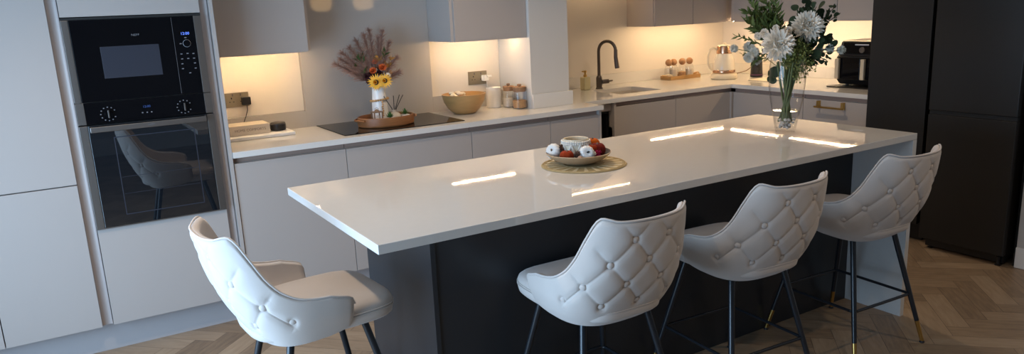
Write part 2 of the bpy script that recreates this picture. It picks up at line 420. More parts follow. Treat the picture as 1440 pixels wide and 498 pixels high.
# oven
t = thing('oven', 'black single oven with steel side trims and a glass door, under the microwave', 'oven', (-.35, 2.2, .627))
MB().box(-.62, -.08, 1.99, 2.5, .64, 1.2).build('body', M['black'], t)
MB().box(-.6395, -.0605, 1.964, 1.984, 1.119, 1.2165, .002).build('control_panel', M['gloss'], t)
for x0, x1 in ((-.6395, -.606), (-.0945, -.0605)):
    MB().box(x0, x1, 1.9615, 1.9642, 1.119, 1.2165, .001).build('panel_trim', M['steel'], t)
d = MB().box(-.604, -.0945, 1.958, 1.982, .630, 1.113, .003).build('door', M['ovenglass'], t)
for x0, x1 in ((-.6395, -.605), (-.0935, -.0605)):
    MB().box(x0, x1, 1.956, 1.984, .628, 1.114, .002).build('door_trim', M['steel'], d)
MB().box(-.6395, -.0605, 1.9555, 1.984, .6275, .632, .001).build('lower_trim', M['steel'], d)
hb = MB().box(-.598, -.101, 1.925, 1.937, 1.083, 1.109, .004)
for x in (-.575, -.135): hb.box(x, x+.012, 1.936, 1.959, 1.089, 1.103, .002)
hb.build('handle', M['steel'], d)
# inner frame outline behind the glass
fr = MB()
for x0, x1, z0, z1 in ((-.508, -.504, .68, 1.052), (-.162, -.158, .68, 1.052), (-.504, -.162, 1.048, 1.052), (-.504, -.162, .68, .684), (-.50, -.166, .86, .8615), (-.50, -.166, .78, .7815)):
    fr.box(x0, x1, 1.9572, 1.9585, z0, z1)
fr.build('inner_frame', M['mwscreen'], d)
text_mesh('NEFF', .011, M['dimprint'], 'brand_lettering', d, (-.345, 1.924, 1.096), sx=1.2)
for (x, z) in ((-.513, 1.160), (-.189, 1.160)):
    rot = Matrix.Rotation(PI/2, 3, 'X')
    k = MB().lathe([(.017, 0), (.0165, .010), (.015, .016), (1e-4, .016)], (x, 1.9635, z), n=28, axis=rot).build('control_knob', M['gloss'], t)
    MB().box(x-.003, x+.003, 1.938, 1.948, z-.017, z+.019, .001).build('knob_grip', M['steel'], k)
    b = MB()
    for q in range(11):
        a = math.radians(-60+q*30)+PI/2
        b.box(x+.031*math.cos(a)-.0026, x+.031*math.cos(a)+.0026, 1.9625, 1.9642, z+.031*math.sin(a)-.0022, z+.031*math.sin(a)+.0022)
    b.build('knob_marks', M['dimprint'], k)
MB().box(-.385, -.32, 1.9625, 1.9642, 1.168, 1.188).build('display', M['gloss'], t)
text_mesh('12:00', .015, M['bluedim'], 'clock_digits', t, (-.351, 1.9622, 1.178))
b = MB()
for x in (-.372, -.352, -.333): b.box(x-.003, x+.003, 1.9625, 1.9642, 1.148, 1.153)
b.build('touch_buttons', M['dimprint'], t)['kind'] = 'stuff'

# ------------------------------------------------------------------ base units, main run
single('plinth', MB().box(-1.66, 2.318, 2.046, 2.064, 0, .149, .001), M['plinth'], 'long grey cashmere plinth board along the floor below the back run of units', 'plinth')
xs = [(.004, .586, 'base cupboard with one wide plain front, next to the tall oven unit'),
      (.589, 1.361, 'extra wide base drawer unit under the hob'),
      (1.364, 1.930, 'base unit under the wooden bowl and glass jars'),
      (1.933, 2.318, 'narrow base unit at the right end of the hob run, beside the black appliance')]
for i, (x0, x1, lb) in enumerate(xs):
    t = thing('base_cabinet', 'cashmere '+lb, 'cabinet', ((x0+x1)/2, 2.25, .15), group='cashmere base units of the hob run')
    yb_ = 2.54 if i < 3 else 2.172
    c = MB().box(x0, x1-.001, 1.994, yb_, .15, .85)
    c.box(x0, x1-.001, 2.03, yb_, .85, .879)
    c.build('carcass', M['carcass'], t)
    panel(x0, x1, .15, .848, parent=t, name='door')
    MB().box(x0, x1, 1.996, 2.03, .8505, .879).build('handle_channel', M['channel'], t)
MB().box(2.3195, 2.338, 1.968, 2.17, 0, .879, .001).build('end_panel', M['door'], t)

# ------------------------------------------------------------------ second run (sink) and right run
t = thing('undercounter_appliance', 'narrow glossy black appliance in the gap beside the hob run', 'appliance', (2.49, 2.5, .0))
MB().box(2.345, 2.615, 2.26, 2.85, .02, .80, .004).build('body', M['black'], t)
MB().box(2.348, 2.612, 2.235, 2.258, .10, .795, .004).build('door', M['gloss'], t)
MB().box(2.348, 2.612, 2.24, 2.30, .8005, .815, .003).build('control_strip', M['black'], t)
YF2 = 2.192
t = thing('base_cabinet', 'cashmere sink base cupboard below the gunmetal tap', 'cabinet', (2.92, 2.5, .15), group='cashmere base units of the sink run')
MB().box(2.622, 3.211, YF2+.02, 2.92, .15, .70).box(2.622, 3.211, YF2+.055, 2.30, .70, .879).build('carcass', M['carcass'], t)
panel(2.642, 3.211, .15, .848, y0=YF2, parent=t); MB().box(2.622, 2.640, YF2-.005, 2.3, .15, .879, .001).build('end_panel', M['door'], t)
MB().box(2.641, 3.211, YF2+.022, YF2+.055, .8505, .879).build('handle_channel', M['channel'], t)
MB().box(2.34, 2.621, YF2+.03, YF2+.05, .82, .879, .001).build('filler_rail', M['carcass'], t)
t = thing('base_cabinet', 'cashmere corner base cupboard right of the sink unit', 'cabinet', (3.5, 2.5, .15), group='cashmere base units of the sink run')
MB().box(3.214, 3.80, YF2+.02, 2.92, .15, .85).box(3.214, 3.80, YF2+.055, 2.92, .85, .879).build('carcass', M['carcass'], t)
panel(3.214, 3.782, .15, .848, y0=YF2, parent=t)
MB().box(3.214, 3.82, YF2+.022, YF2+.055, .8505, .879).build('handle_channel', M['channel'], t)
MB().box(3.784, 3.819, YF2-.016, YF2+.019, .15, .848, .001).build('corner_post', M['door'], t)
XF = 3.80
rl = [(2.172-.002, 1.52, 'cashmere base cupboard on the right wall run, next to the inner corner'),
      (1.517, 1.010, 'cashmere base unit with a brass bar handle, beside the dark tall unit')]
for i, (y1, y0, lb) in enumerate(rl):
    t = thing('base_cabinet', lb, 'cabinet', (4.1, (y0+y1)/2, .15))
    MB().box(XF+.021, 4.49, y0+.001, y1, .15, .85).box(XF+.055, 4.49, y0+.001, y1, .85, .879).build('carcass', M['carcass'], t)
    d = panel(y0, y1, .15, .848, y0=XF, parent=t, axis='X')
    MB().box(XF+.022, XF+.055, y0, y1, .8505, .879).build('handle_channel', M['channel'], t)
    if i == 1:
        hb = MB().box(XF-.036, XF-.026, 1.165, 1.405, .795, .807, .001)
        for y in (1.18, 1.372): hb.box(XF-.035, XF-.001, y, y+.012, .797, .843, .001)
        hb.build('handle', M['brass'], d, label='brass bar handle')
single('plinth', MB().box(2.64, 3.88, 2.272, 2.290, 0, .149, .001), M['plinth'], 'plinth board below the sink units', 'plinth')
single('plinth', MB().box(3.882, 3.90, 1.01, 2.27, 0, .149, .001), M['plinth'], 'plinth board below the right wall units', 'plinth')

# worktop (continuous) with sink cut-out
t = thing('worktop', 'white quartz worktop running along the back wall and round the corner', 'worktop', (2.2, 2.25, .88))
wt = MB()
pts = [(.001, 1.95), (2.345, 1.95), (2.345, 2.177), (2.235, 2.177), (1.93, 2.177), (1.93, 2.544), (.001, 2.544)]
wt.prism([(.001, 1.95), (2.345, 1.95), (2.345, 2.1765), (1.9305, 2.1765), (1.9305, 2.5405), (.001, 2.5405)], .88, H)
SX0, SX1, SY0, SY1 = 2.81, 3.21, 2.345, 2.70
def bxq(x0, x1, y0, y1): wt.box(x0, x1, y0, y1, .88, H)
bxq(2.2335, SX0, 2.1765, 2.9635); bxq(SX1, 3.783, 2.1765, 2.9635); bxq(SX0, SX1, 2.1765, SY0); bxq(SX0, SX1, SY1, 2.9635)
bxq(3.783, 4.5115, 1.008, 2.9635)
wt.build('slab', M['quartz'], t, smooth=False)
for q, a in enumerate(((1.9325, 2.2495, 2.159, 2.1765, 1.003), (2.2335, 2.2495, 2.1765, 2.948, 1.003), (2.2495, 4.4985, 2.948, 2.9635, .997), (4.4985, 4.5115, 1.01, 2.948, .997))):
    MB().box(*a[:4], H+.0005, a[4], .001).build('upstand', M['quartz'], t)
# sink
t = thing('sink', 'undermounted cream sink bowl set in the worktop by the tap', 'sink', ((SX0+SX1)/2, (SY0+SY1)/2, .72))
s = MB()
s.box(SX0-.012, SX0, SY0, SY1, .72, .879); s.box(SX1, SX1+.012, SY0, SY1, .72, .879); s.box(SX0-.012, SX1+.012, SY0-.012, SY0, .72, .879); s.box(SX0-.012, SX1+.012, SY1, SY1+.012, .72, .879)
s.box(SX0-.012, SX1+.012, SY0-.012, SY1+.012, .705, .72)
s.build('bowl', M['sink'], t)
MB().lathe([(.04, .7205), (.038, .724), (.02, .722), (1e-4, .722)], ((SX0+SX1)/2, (SY0+SY1)/2, 0)).build('drain', M['gunmetal'], t)

# tap
t = thing('kitchen_tap', 'tall gunmetal swan-neck pull-out tap behind the sink', 'tap', (2.955, 2.785, H))
MB().lathe([(.029, 0), (.029, .006), (.024, .010), (.024, .085), (.021, .092), (.0175, .10), (1e-4, .10)], (2.955, 2.785, H+.0003), n=28).build('body', M['gunmetal'], t)
dx, dy = .33, -.944
P = [(2.955, 2.785, H+.095), (2.955, 2.785, H+.29)]
for k in range(1, 13):
    a = PI*k/12*.97; rr = .078
    P.append((2.955+dx*rr*(1-math.cos(a)), 2.785+dy*rr*(1-math.cos(a)), H+.29+rr*math.sin(a)))
MB().tube(P, .0125, 14).build('spout', M['gunmetal'], t)
e = Vector(P[-1]); MB().tube([e+Vector((0, 0, .005)), e-Vector((0, 0, .05)), e+Vector((dx*.012, dy*.012, -.13)), e+Vector((dx*.013, dy*.013, -.137))], [.0145, .0155, .0185, .017], 16).build('spray_head', M['gunmetal'], t)
lv = MB().tube([(2.975, 2.768, H+.052), (3.02, 2.745, H+.055)], [.017, .017], 16); lv.tube([(3.012, 2.749, H+.055), (3.02, 2.70, H+.062)], [.006, .006], 10); lv.build('lever', M['gunmetal'], t)

# soap dispenser
t = thing('soap_dispenser', 'square cream soap bottle with gold pump, left of the tap', 'soap dispenser', (2.83, 2.80, H))
MB().box(2.80, 2.86, 2.77, 2.83, H+.0003, H+.10, .006).build('bottle', M['soap'], t)
MB().lathe([(.014, 0), (.014, .018), (.008, .02), (.008, .034), (.013, .035), (.013, .05), (1e-4, .05)], (2.83, 2.80, H+.10), n=18).box(2.80, 2.83, 2.794, 2.806, H+.139, H+.149, .002).build('pump', M['brass'], t)

# ------------------------------------------------------------------ wall cabinets
def wall_cab(x0, x1, y0, y1, z0, doors, lb, led=None, ledm='led', axis='Y', side=None, group=None):
    t = thing('wall_cabinet', lb, 'wall cabinet', ((x0+x1)/2, (y0+y1)/2, z0), group=group)
    if axis == 'Y':
        MB().box(x0, x1, y0+.0205, y1, z0, 2.30, .0008).box(x0, x0+.018, y0+.0205, y1, z0-.0035, z0).build('carcass', M['carcass'], t)
        for a, b in doors: MB().box(a+.0015, b-.0015, y0, y0+.019, z0-.0035, 2.30, .0015).build('door', M['door'], t)
    else:
        MB().box(x0+.0205, x1, y0, y1, z0, 2.30, .0008).build('carcass', M['carcass'], t)
        for a, b in doors: MB().box(x0, x0+.019, a+.0015, b-.0015, z0-.0035, 2.30, .0015).build('door', M['door'], t)
    if led:
        MB().box(led[0], led[1], led[2], led[3], z0-.0025, z0-.0003).build('led_strip', M[ledm], t, label='glowing warm strip light')
    return t
wall_cab(.003, .535, 2.225, 2.543, 1.372, [(.003, .518)], 'cashmere wall cabinet between the tall oven unit and the hob', (.03, .53, 2.379, 2.383))
wall_cab(1.394, 1.930, 2.205, 2.543, 1.372, [(1.411, 1.930)], 'cashmere wall cabinet over the wooden bowl, left of the column', (1.415, 1.895, 2.372, 2.376))
wall_cab(2.2345, 3.388, 2.64, 2.9635, 1.765, [(2.2345, 2.81), (2.81, 3.388)], 'short cashmere bridging cabinet high above the sink', (2.35, 3.355, 2.90, 2.907), ledm='leddim')
wall_cab(3.391, 3.802, 2.622, 2.9635, 1.372, [(3.393, 3.802)], 'cashmere wall cabinet right of the tap, its side lit warm', (3.40, 3.80, 2.70, 2.704))
wall_cab(3.803, 4.5115, 2.622, 2.9635, 1.372, [(3.803, 4.185)], 'cashmere wall cabinet over the tray of jars, in the corner', (3.803, 4.255, 2.70, 2.704))
wall_cab(4.20, 4.5115, 2.072, 2.60, 1.372, [(2.072, 2.555)], 'cashmere wall cabinet over the kettle, first on the right wall', (4.25, 4.254, 2.075, 2.602), axis='X')
wall_cab(4.20, 4.5115, 1.571, 2.071, 1.372, [(1.571, 2.071)], 'cashmere wall cabinet behind the white flowers, middle of the right wall', (4.25, 4.254, 1.571, 2.071), axis='X')
wall_cab(4.20, 4.5115, 1.01, 1.570, 1.372, [(1.01, 1.570)], 'cashmere wall cabinet over the air fryer, next to the dark tall unit', (4.25, 4.254, 1.01, 1.570), axis='X')

# dark tall unit + fridge
t = thing('dark_tall_cabinet', 'dark graphite tall cupboard between the right run and the black fridge', 'cupboard', (4.1, .81, 0))
MB().box(3.80, 4.49, .622, 1.006, .12, 2.35).build('carcass', M['dark'], t)
MB().box(3.778, 3.799, .613, 1.006, .12, 2.35, .0015).build('door', M['dark'], t)
MB().box(3.85, 3.87, .613, 1.006, 0, .119).build('plinth', M['dark'], t)
t = thing('fridge_freezer', 'tall black fridge freezer with upper and lower doors at the right', 'fridge', (4.0, .31, 0))
MB().box(3.745, 4.40, .065, .535, .05, 1.86, .004).build('body', M['fridge'], t)
def fdoor(z0, z1):
    return MB().box(3.702, 3.742, .055, .55, z0, z1, .005).build('door', M['fridge'], t)
fdoor(.065, .838); fdoor(.862, 1.86)
MB().box(3.712, 3.744, .058, .547, .839, .861).build('handle_recess', M['gap'], t)
MB().box(3.75, 3.80, .07, .53, .012, .0495).build('base_grille', M['black'], t)
for y in (.09, .50):
    MB().lathe([(.016, 0), (.018, .006), (.010, .010), (.010, .052)], (3.76 if y > .3 else 3.735, y, 0), n=16).build('foot', M['black'], t)
single('dark_end_panel', MB().box(3.79, 4.49, .0195, .038, 0, 2.35, .001), M['dark'], 'dark graphite side panel between the black fridge and the pale wall', 'panel')

# ------------------------------------------------------------------ hob
t = thing('induction_hob', 'flush black glass induction hob under the wooden tray', 'hob', (.98, 2.28, H))
MB().box(.606, 1.352, 2.025, 2.532, H-.0005+.001, H+.005, .0012).build('glass_plate', M['gloss'], t)

# ------------------------------------------------------------------ island
t = thing('kitchen_island', 'dark graphite island body under the white slab', 'island', (1.46, .6, 0))
MB().box(.295, .313, .300, .940, 0, .8795, .001).build('end_panel', M['islanddark'], t)
MB().box(.3135, 2.6375, .306, .324, 0, .8795, .0008).build('back_panel', M['islanddark'], t)
MB().box(.3135, 2.6375, .325, .90, .10, .8795).build('carcass', M['carcass'], t)
MB().box(.3135, 2.6375, .90, .919, .12, .84).build('door_run', M['door'], t)
t = thing('island_worktop', 'long white quartz island worktop with a leg panel down its right end', 'worktop', (1.33, .47, 0))
MB().prism([(0, 0), (2.668, 0), (2.668, .947), (0, .947)], .88, H, .0022).build('slab', M['quartz'], t, smooth=False)
MB().box(2.6385, 2.668, 0.0005, .947, 0, .8795, .0008).build('leg_panel', M['quartz'], t, smooth=False)

# ------------------------------------------------------------------ bar stools
def lerp_tab(tab, x):
    """monotone cubic through the table"""
    n = len(tab)
    if x <= tab[0][0]: return tab[0][1]
    if x >= tab[-1][0]: return tab[-1][1]
    i = max(k for k in range(n-1) if tab[k][0] <= x)
    def dl(k): return (tab[k+1][1]-tab[k][1])/(tab[k+1][0]-tab[k][0])
    def tg(k):
        if k == 0: return dl(0)
        if k == n-1: return dl(n-2)
        a_, b_ = dl(k-1), dl(k)
        return 0 if a_*b_ <= 0 else 2*a_*b_/(a_+b_)
    h = tab[i+1][0]-tab[i][0]; q = (x-tab[i][0])/h
    return (2*q**3-3*q*q+1)*tab[i][1]+(q**3-2*q*q+q)*h*tg(i)+(-2*q**3+3*q*q)*tab[i+1][1]+(q**3-q*q)*h*tg(i+1)
AW = [(.50, .158), (.54, .194), (.58, .219), (.64, .239), (.71, .246), (.80, .241), (.95, .224)]
BW = [(.50, .145), (.54, .182), (.58, .212), (.64, .247), (.71, .278), (.80, .305), (.95, .335)]
RIM = [(0, .912), (.2, .916), (.28, .924), (.325, .927), (.36, .917), (.43, .850), (.48, .790), (.55, .738), (.65, .704), (.8, .684), (.93, .671), (.98, .660), (1.0, .640)]
BOT = [(0, .509), (.3, .512), (.55, .523), (.8, .537), (.94, .550), (1.0, .566)]
YC = -.02
QX = .68
def plan(a, A, B):
    if a < .74:
        ph = a/.74*PI/2
        return A*math.sin(ph)**QX, YC-B*max(math.cos(ph), 0)**QX
    f = (a-.74)/.26
    return A*(1-.03*f*f), YC+.085*f
ARC = [0.]; _p = plan(0, .24, .295)
for _k in range(1, 2001):
    _q = plan(_k/2000, .24, .295); ARC.append(ARC[-1]+math.hypot(_q[0]-_p[0], _q[1]-_p[1])); _p = _q
LT = ARC[-1]
import bisect
def raw(sg):
    v = abs(sg)*LT; i = min(1999, max(0, bisect.bisect_left(ARC, v)-1))
    return min(1., (i+(v-ARC[i])/max(1e-9, ARC[i+1]-ARC[i]))/2000)
def shell_pt(u, z):
    x, y = plan(raw(u), lerp_tab(AW, z), lerp_tab(BW, z))
    return Vector((x if u >= 0 else -x, y, z))
DS, DZ, Z0 = .082, .079, .849
BUTTONS = [(1, 0), (-1, 0), (0, 1), (2, 1), (-2, 1), (1, 2), (-1, 2), (3, 2), (-3, 2), (0, 3), (2, 3), (-2, 3), (4, 2.75), (-4, 2.75)]
def kk(s_):
    v = abs(s_); k_ = (-.066+math.sqrt(.066**2+4*.0022*v))/(.0044); return k_ if s_ >= 0 else -k_
def ks(k_): return math.copysign(.066*abs(k_)+.0022*k_*k_, k_)/LT
def groove(u, z):
    s = kk(u*LT); zz = (Z0-z)/DZ
    # p,q lattice: lines where s+zz or s-zz is an even integer
    fade = 1.0
    lim = 2.2+min(zz, 2)*.75
    if abs(s) > lim: fade *= max(0, 1-(abs(s)-lim)/.5)
    if zz > 2.95: fade *= max(0, 1-(zz-2.95)/.3)
    if zz < 0: fade *= max(0, 1+zz/1.1)
    def d(v): v = v/2; return abs(v-round(v))*2
    m = min(d(s+zz+1), d(s-zz+1))*.051
    g = .0030*math.exp(-(m/.0028)**2)+.0036*math.exp(-(m/.015)**2)
    db = 9
    for (bs, bz) in BUTTONS:
        dd = math.hypot((s-bs)*DS, (zz-bz)*DZ); db = min(db, dd)
    return -g*fade - .0105*math.exp(-(db/.0145)**2)
def make_stool():
    root = thing('bar_stool', '', 'stool', (0, 0, 0))
    NU, NV = 300, 84
    bm = bmesh.new()
    def P(u, t_):
        a_ = raw(u); zt, zb = lerp_tab(RIM, a_), lerp_tab(BOT, a_); return shell_pt(u, zb+(zt-zb)*t_)
    outer, inner = [], []
    TH = .030
    for j in range(NV+1):
        ro, ri = [], []
        for i in range(NU+1):
            u = -1+2*i/NU; t_ = j/NV
            p = P(u, t_)
            e = 1e-3
            du = P(min(u+e, 1), t_)-P(max(u-e, -1), t_); dv = P(u, min(t_+e, 1))-P(u, max(t_-e, 0))
            n = du.cross(dv).normalized()
            if n.dot(Vector((p.x, p.y-YC-.05, 0))) < 0: n = -n
            k = min(1, j/3)*min(1, (NV-j)/5)*min(1, min(i, NU-i)/6)
            # soft rounding towards edges
            er = min(1, min(j, (NV-j))/5.0, min(i, NU-i)/7.0); rd = (1-math.sqrt(max(0, 1-(1-er)**2)))*TH*.5
            ro.append(bm.verts.new(p+n*(groove(u, p.z)*k-rd))); ri.append(bm.verts.new(p-n*(TH-rd)))
        outer.append(ro); inner.append(ri)
    for j in range(NV):
        for i in range(NU):
            bm.faces.new((outer[j][i], outer[j][i+1], outer[j+1][i+1], outer[j+1][i]))
            bm.faces.new((inner[j][i], inner[j+1][i], inner[j+1][i+1], inner[j][i+1]))
    for i in range(NU):
        bm.faces.new((outer[NV][i], outer[NV][i+1], inner[NV][i+1], inner[NV][i])); bm.faces.new((outer[0][i+1], outer[0][i], inner[0][i], inner[0][i+1]))
    for j in range(NV):
        bm.faces.new((outer[j+1][0], inner[j+1][0], inner[j][0], outer[j][0])); bm.faces.new((outer[j][NU], inner[j][NU], inner[j+1][NU], outer[j+1][NU]))
    mb = MB(); mb.bm.free(); mb.bm = bm
    sh = mb.build('backrest', M['velvet'], root, smooth=True)
    # piping round the rim
    pts = []
    for i in range(0, NU+1, 3):
        u = -1+2*i/NU; q_ = P(u, 1.0); c_ = Vector((0, YC+.04, q_.z)); d_ = (c_-q_); d_.z = 0; d_.normalize()
        pts.append(q_+d_*.006+Vector((0, 0, .001)))
    MB().tube(pts, .0035, 6).build('piping', M['velvet'], sh, smooth=True)
    for (bs, bz) in BUTTONS:
        u = ks(bs); z = Z0-bz*DZ; p = shell_pt(u, z)
        n = (shell_pt(u+.002, z)-shell_pt(u-.002, z)).cross(shell_pt(u, z+.002)-shell_pt(u, z-.002)).normalized()
        if n.dot(Vector((p.x, p.y-YC-.05, 0))) < 0: n = -n
        rt_ = n.to_track_quat('Z', 'Y').to_matrix()
        MB().lathe([(.0120, -.004), (.0125, 0), (.0112, .0035), (.0075, .0062), (.003, .0072), (1e-4, .0073)], p-n*.0110, n=20, axis=rt_).build('button', M['velvet'], sh, smooth=True)
    # cushion
    def ring(sc, z, n=64, dy=0):
        out = []
        for k in range(n):
            a = 2*PI*k/n; cx_, sx_ = math.cos(a), math.sin(a)
            q = 2/4.2
            x = .204*sc*math.copysign(abs(cx_)**q, cx_); y = .240*sc*math.copysign(abs(sx_)**(q if sx_ > 0 else .8), sx_)
            if sx_ > 0: x *= 1+.11*sx_**2
            else: x *= 1-.12*(-sx_)
            out.append(Vector((x, y+.006+dy, z)))
        return out
    prof = [(.86, .546), (.95, .548), (.985, .556), (1.0, .572), (1.0, .584), (.992, .586), (1.0, .589), (.997, .600), (.980, .610), (.94, .618), (.86, .625), (.72, .630), (.5, .634), (.25, .636), (.02, .6365)]
    cb = bmesh.new(); rings = [[cb.verts.new(p) for p in ring(sc, z)] for sc, z in prof]
    for a, b in zip(rings, rings[1:]):
        for k in range(64): cb.faces.new((a[k], a[(k+1) % 64], b[(k+1) % 64], b[k]))
    cb.faces.new(rings[0][::-1]); cb.faces.new(rings[-1])
    mb = MB(); mb.bm.free(); mb.bm = cb; cu = mb.build('seat', M['velvet'], root, smooth=True)
    for z in (.591, .583):
        MB().tube([p*1.0 for p in ring(1.004, z)]+[ring(1.004, z)[0]], .0022, 6, cap=False).build('piping', M['velvet'], cu, smooth=True)
    MB().box(-.15, .15, -.15, .15, .535, .5455, .003).build('seat_plate', M['leg'], root)
    # legs
    at, bt_, a, b, zt = .132, .128, .230, .247, .5345
    for sx in (-1, 1):
        for sy in (-1, 1):
            top = Vector((sx*at, sy*bt_, zt)); bot = Vector((sx*a, sy*b, .008)); d_ = (bot-top)
            L = 1-.10/d_.length
            l = MB().tube([top, top+d_*.5, top+d_*L], [.0125, .0115, .0100], 16).build('leg', M['leg'], root)
            MB().tube([top+d_*(L+.001), top+d_*.985, bot], [.0101, .0088, .0086], 16).build('brass_tip', M['brass'], l, label='brass leg tip')
            MB().lathe([(.011, 0), (.012, .003), (.009, .009)], (bot.x, bot.y, 0), n=16).build('foot_pad', M['leg'], l)
    def lp(sx, sy, z):
        w = (zt-z)/(zt-.008); return Vector((sx*(at+(a-at)*w), sy*(bt_+(b-bt_)*w), z))
    fr_ = MB(); zr = .229; cs = [lp(sx, sy, zr)*1 for sx, sy in ((-1, -1), (1, -1), (1, 1), (-1, 1))]
    pts = []
    for k, c_ in enumerate(cs):
        pv, nx = cs[k-1], cs[(k+1) % 4]
        pts += [c_+(pv-c_).normalized()*.02, c_+(pv-c_).normalized()*.006+(nx-c_).normalized()*.006, c_+(nx-c_).normalized()*.02]
    pts.append(pts[0]); fr_.tube(pts, .0065, 10, cap=False)
    fr_.build('footrest', M['leg'], root)
    return root
stool = make_stool()
G = 'tufted cream bar stools around the island'
spots = [((2.233, .034, 0), -.05, 'cream tufted bar stool at the right end of the island front, nearest the fridge'),
         ((1.484, .024, 0), -.06, 'cream tufted bar stool in the middle of the row in front of the island'),
         ((.79, .040, 0), -.02, 'cream tufted bar stool in front of the dark panel, the nearest of the front row'),
         ((-.074, .500, 0), -1.49, 'pale cream bar stool alone at the left end of the island')]
for i, (loc, rz, lb) in enumerate(spots):
    if i == 0: stool.location = loc; stool.rotation_euler = (0, 0, rz); stool['label'] = lb; stool['group'] = G
    else: copy_tree(stool, loc, rz, lb, G)

# ------------------------------------------------------------------ small things, left end of the worktop
def socket_plate(x0, x1, z0, z1, y, lb):
    t = thing('wall_socket', lb, 'socket', ((x0+x1)/2, y, z0))
    MB().box(x0, x1, y-.006, y-.0005, z0, z1, .002).build('plate', M['socket'], t)
    for cx in (x0+(x1-x0)*.27, x0+(x1-x0)*.73):
        h = MB(); zc = z0+(z1-z0)*.45
        h.box(cx-.003, cx+.003, y-.0068, y-.0055, zc+.010, zc+.019); h.box(cx-.014, cx-.007, y-.0068, y-.0055, zc-.008, zc-.004); h.box(cx+.007, cx+.014, y-.0068, y-.0055, zc-.008, zc-.004)
        h.build('pin_holes', M['gap'], t)
        MB().box(cx+.004 if cx < (x0+x1)/2 else cx-.012, cx+.012 if cx < (x0+x1)/2 else cx-.004, y-.009, y-.0055, zc+.026, zc+.040, .0015).build('switch', M['steel'], t)
    return t
socket_plate(.112, .243, 1.068, 1.150, YN, 'antique brass double wall socket in the left lit niche, black plug in it')
t = thing('phone_charger_plug', 'black plug with a black cable in the left wall socket', 'plug', (.222, 2.53, 1.10))
MB().box(.198, .246, YN-.048, YN-.0095, 1.078, 1.124, .006).build('plug_body', M['black'], t)
MB().tube([(.222, YN-.04, 1.079), (.221, YN-.042, 1.05), (.205, YN-.05, 1.012), (.180, YN-.060, .965), (.165, YN-.07, .925), (.15, YN-.075, .9135), (.13, YN-.07, .9135)], .0022, 8).build('cable', M['black'], t)
single('serving_board', MB().box(.06, .415, 2.295, 2.485, H+.0005, H+.020, .005, 3), M['white'], 'thin white board lying under the cream book', 'board')
t = thing('book', 'thick cream book lying flat with its title on the spine', 'book', (.18, 2.42, H+.0205))
zb = H+.0208
cv = MB().box(.075, .292, 2.362, 2.515, zb, zb+.004, .001).box(.075, .292, 2.362, 2.515, zb+.050, zb+.054, .001).box(.075, .292, 2.3585, 2.3625, zb, zb+.054, .0015)
cv.build('cover', M['cover'], t)
MB().box(.079, .289, 2.3628, 2.510, zb+.0042, zb+.0498).build('pages', M['pages'], t)
text_mesh('HOME COMFORTS', .0205, M['print'], 'title', t, (.185, 2.3582, zb+.027), sx=.98)
t = thing('smart_speaker', 'small round black puck speaker beside the cream book', 'speaker', (.352, 2.42, H+.0205))
MB().lathe([(.036, 0), (.042, .003), (.0445, .012), (.0445, .034), (.042, .042), (.036, .0455), (.012, .0455), (1e-4, .0455)], (.352, 2.42, zb-.0003), n=40).build('body', M['black'], t)
MB().lathe([(.0448, 0), (.0448, .0015), (.044, .0016), (.044, 0)], (.352, 2.42, zb+.036), n=40).build('light_ring', M['dimprint'], t)

# ------------------------------------------------------------------ tray on the hob
ZT = H+.0055
t = thing('serving_tray', 'oval honey wood tray on the hob holding the vase and lantern', 'tray', (.93, 2.235, ZT))
tr = MB(); prof = [(.96, 0), (.99, .004), (1.0, .012), (1.0, .052), (.985, .055), (.95, .055), (.94, .051), (.94, .012), (.5, .012), (.01, .012)]
cxt, cyt, ax_, ay_ = .937, 2.235, .170, .138
tr.lathe([(r*ax_, z) for r, z in prof], (cxt, cyt, ZT), n=64, sy=ay_/ax_)
tr.build('body', M['wood'], t)
for sg in (-1, 1):
    pts = []
    for k in range(11):
        a = math.radians(-28+56*k/10); pts.append((cxt+sg*(ax_+.004+.012*math.cos(a*2.6))*math.cos(a), cyt+(ay_+.004)*math.sin(a), ZT+.040))
    MB().tube(pts, .006, 8).build('handle', M['wood'], t)
ZB = ZT+.0125
# white vase with bead garland
vx, vy = .938, 2.318
t = thing('flower_vase', 'white ceramic vase with a wooden bead garland on the wooden tray', 'vase', (vx, vy, ZB))
MB().lathe([(.036, 0), (.044, .004), (.048, .03), (.046, .10), (.0405, .16), (.038, .20), (.0385, .206), (.0355, .207), (.034, .20), (.036, .16), (.040, .03), (1e-4, .02)], (vx, vy, ZB), n=40).build('body', M['white'], t)
bd = MB()
for k in range(24):
    a = 2*PI*k/24; bd.ball((vx+.052*math.cos(a), vy+.052*math.sin(a), ZB+.128+.006*math.sin(a+2.2)), .0068, 5)
for k in range(7): bd.ball((vx-.004+.002*math.sin(k*2), vy-.0545, ZB+.118-k*.0132), .0062, 5)
bd.build('bead_garland', M['bowlwood'], t)
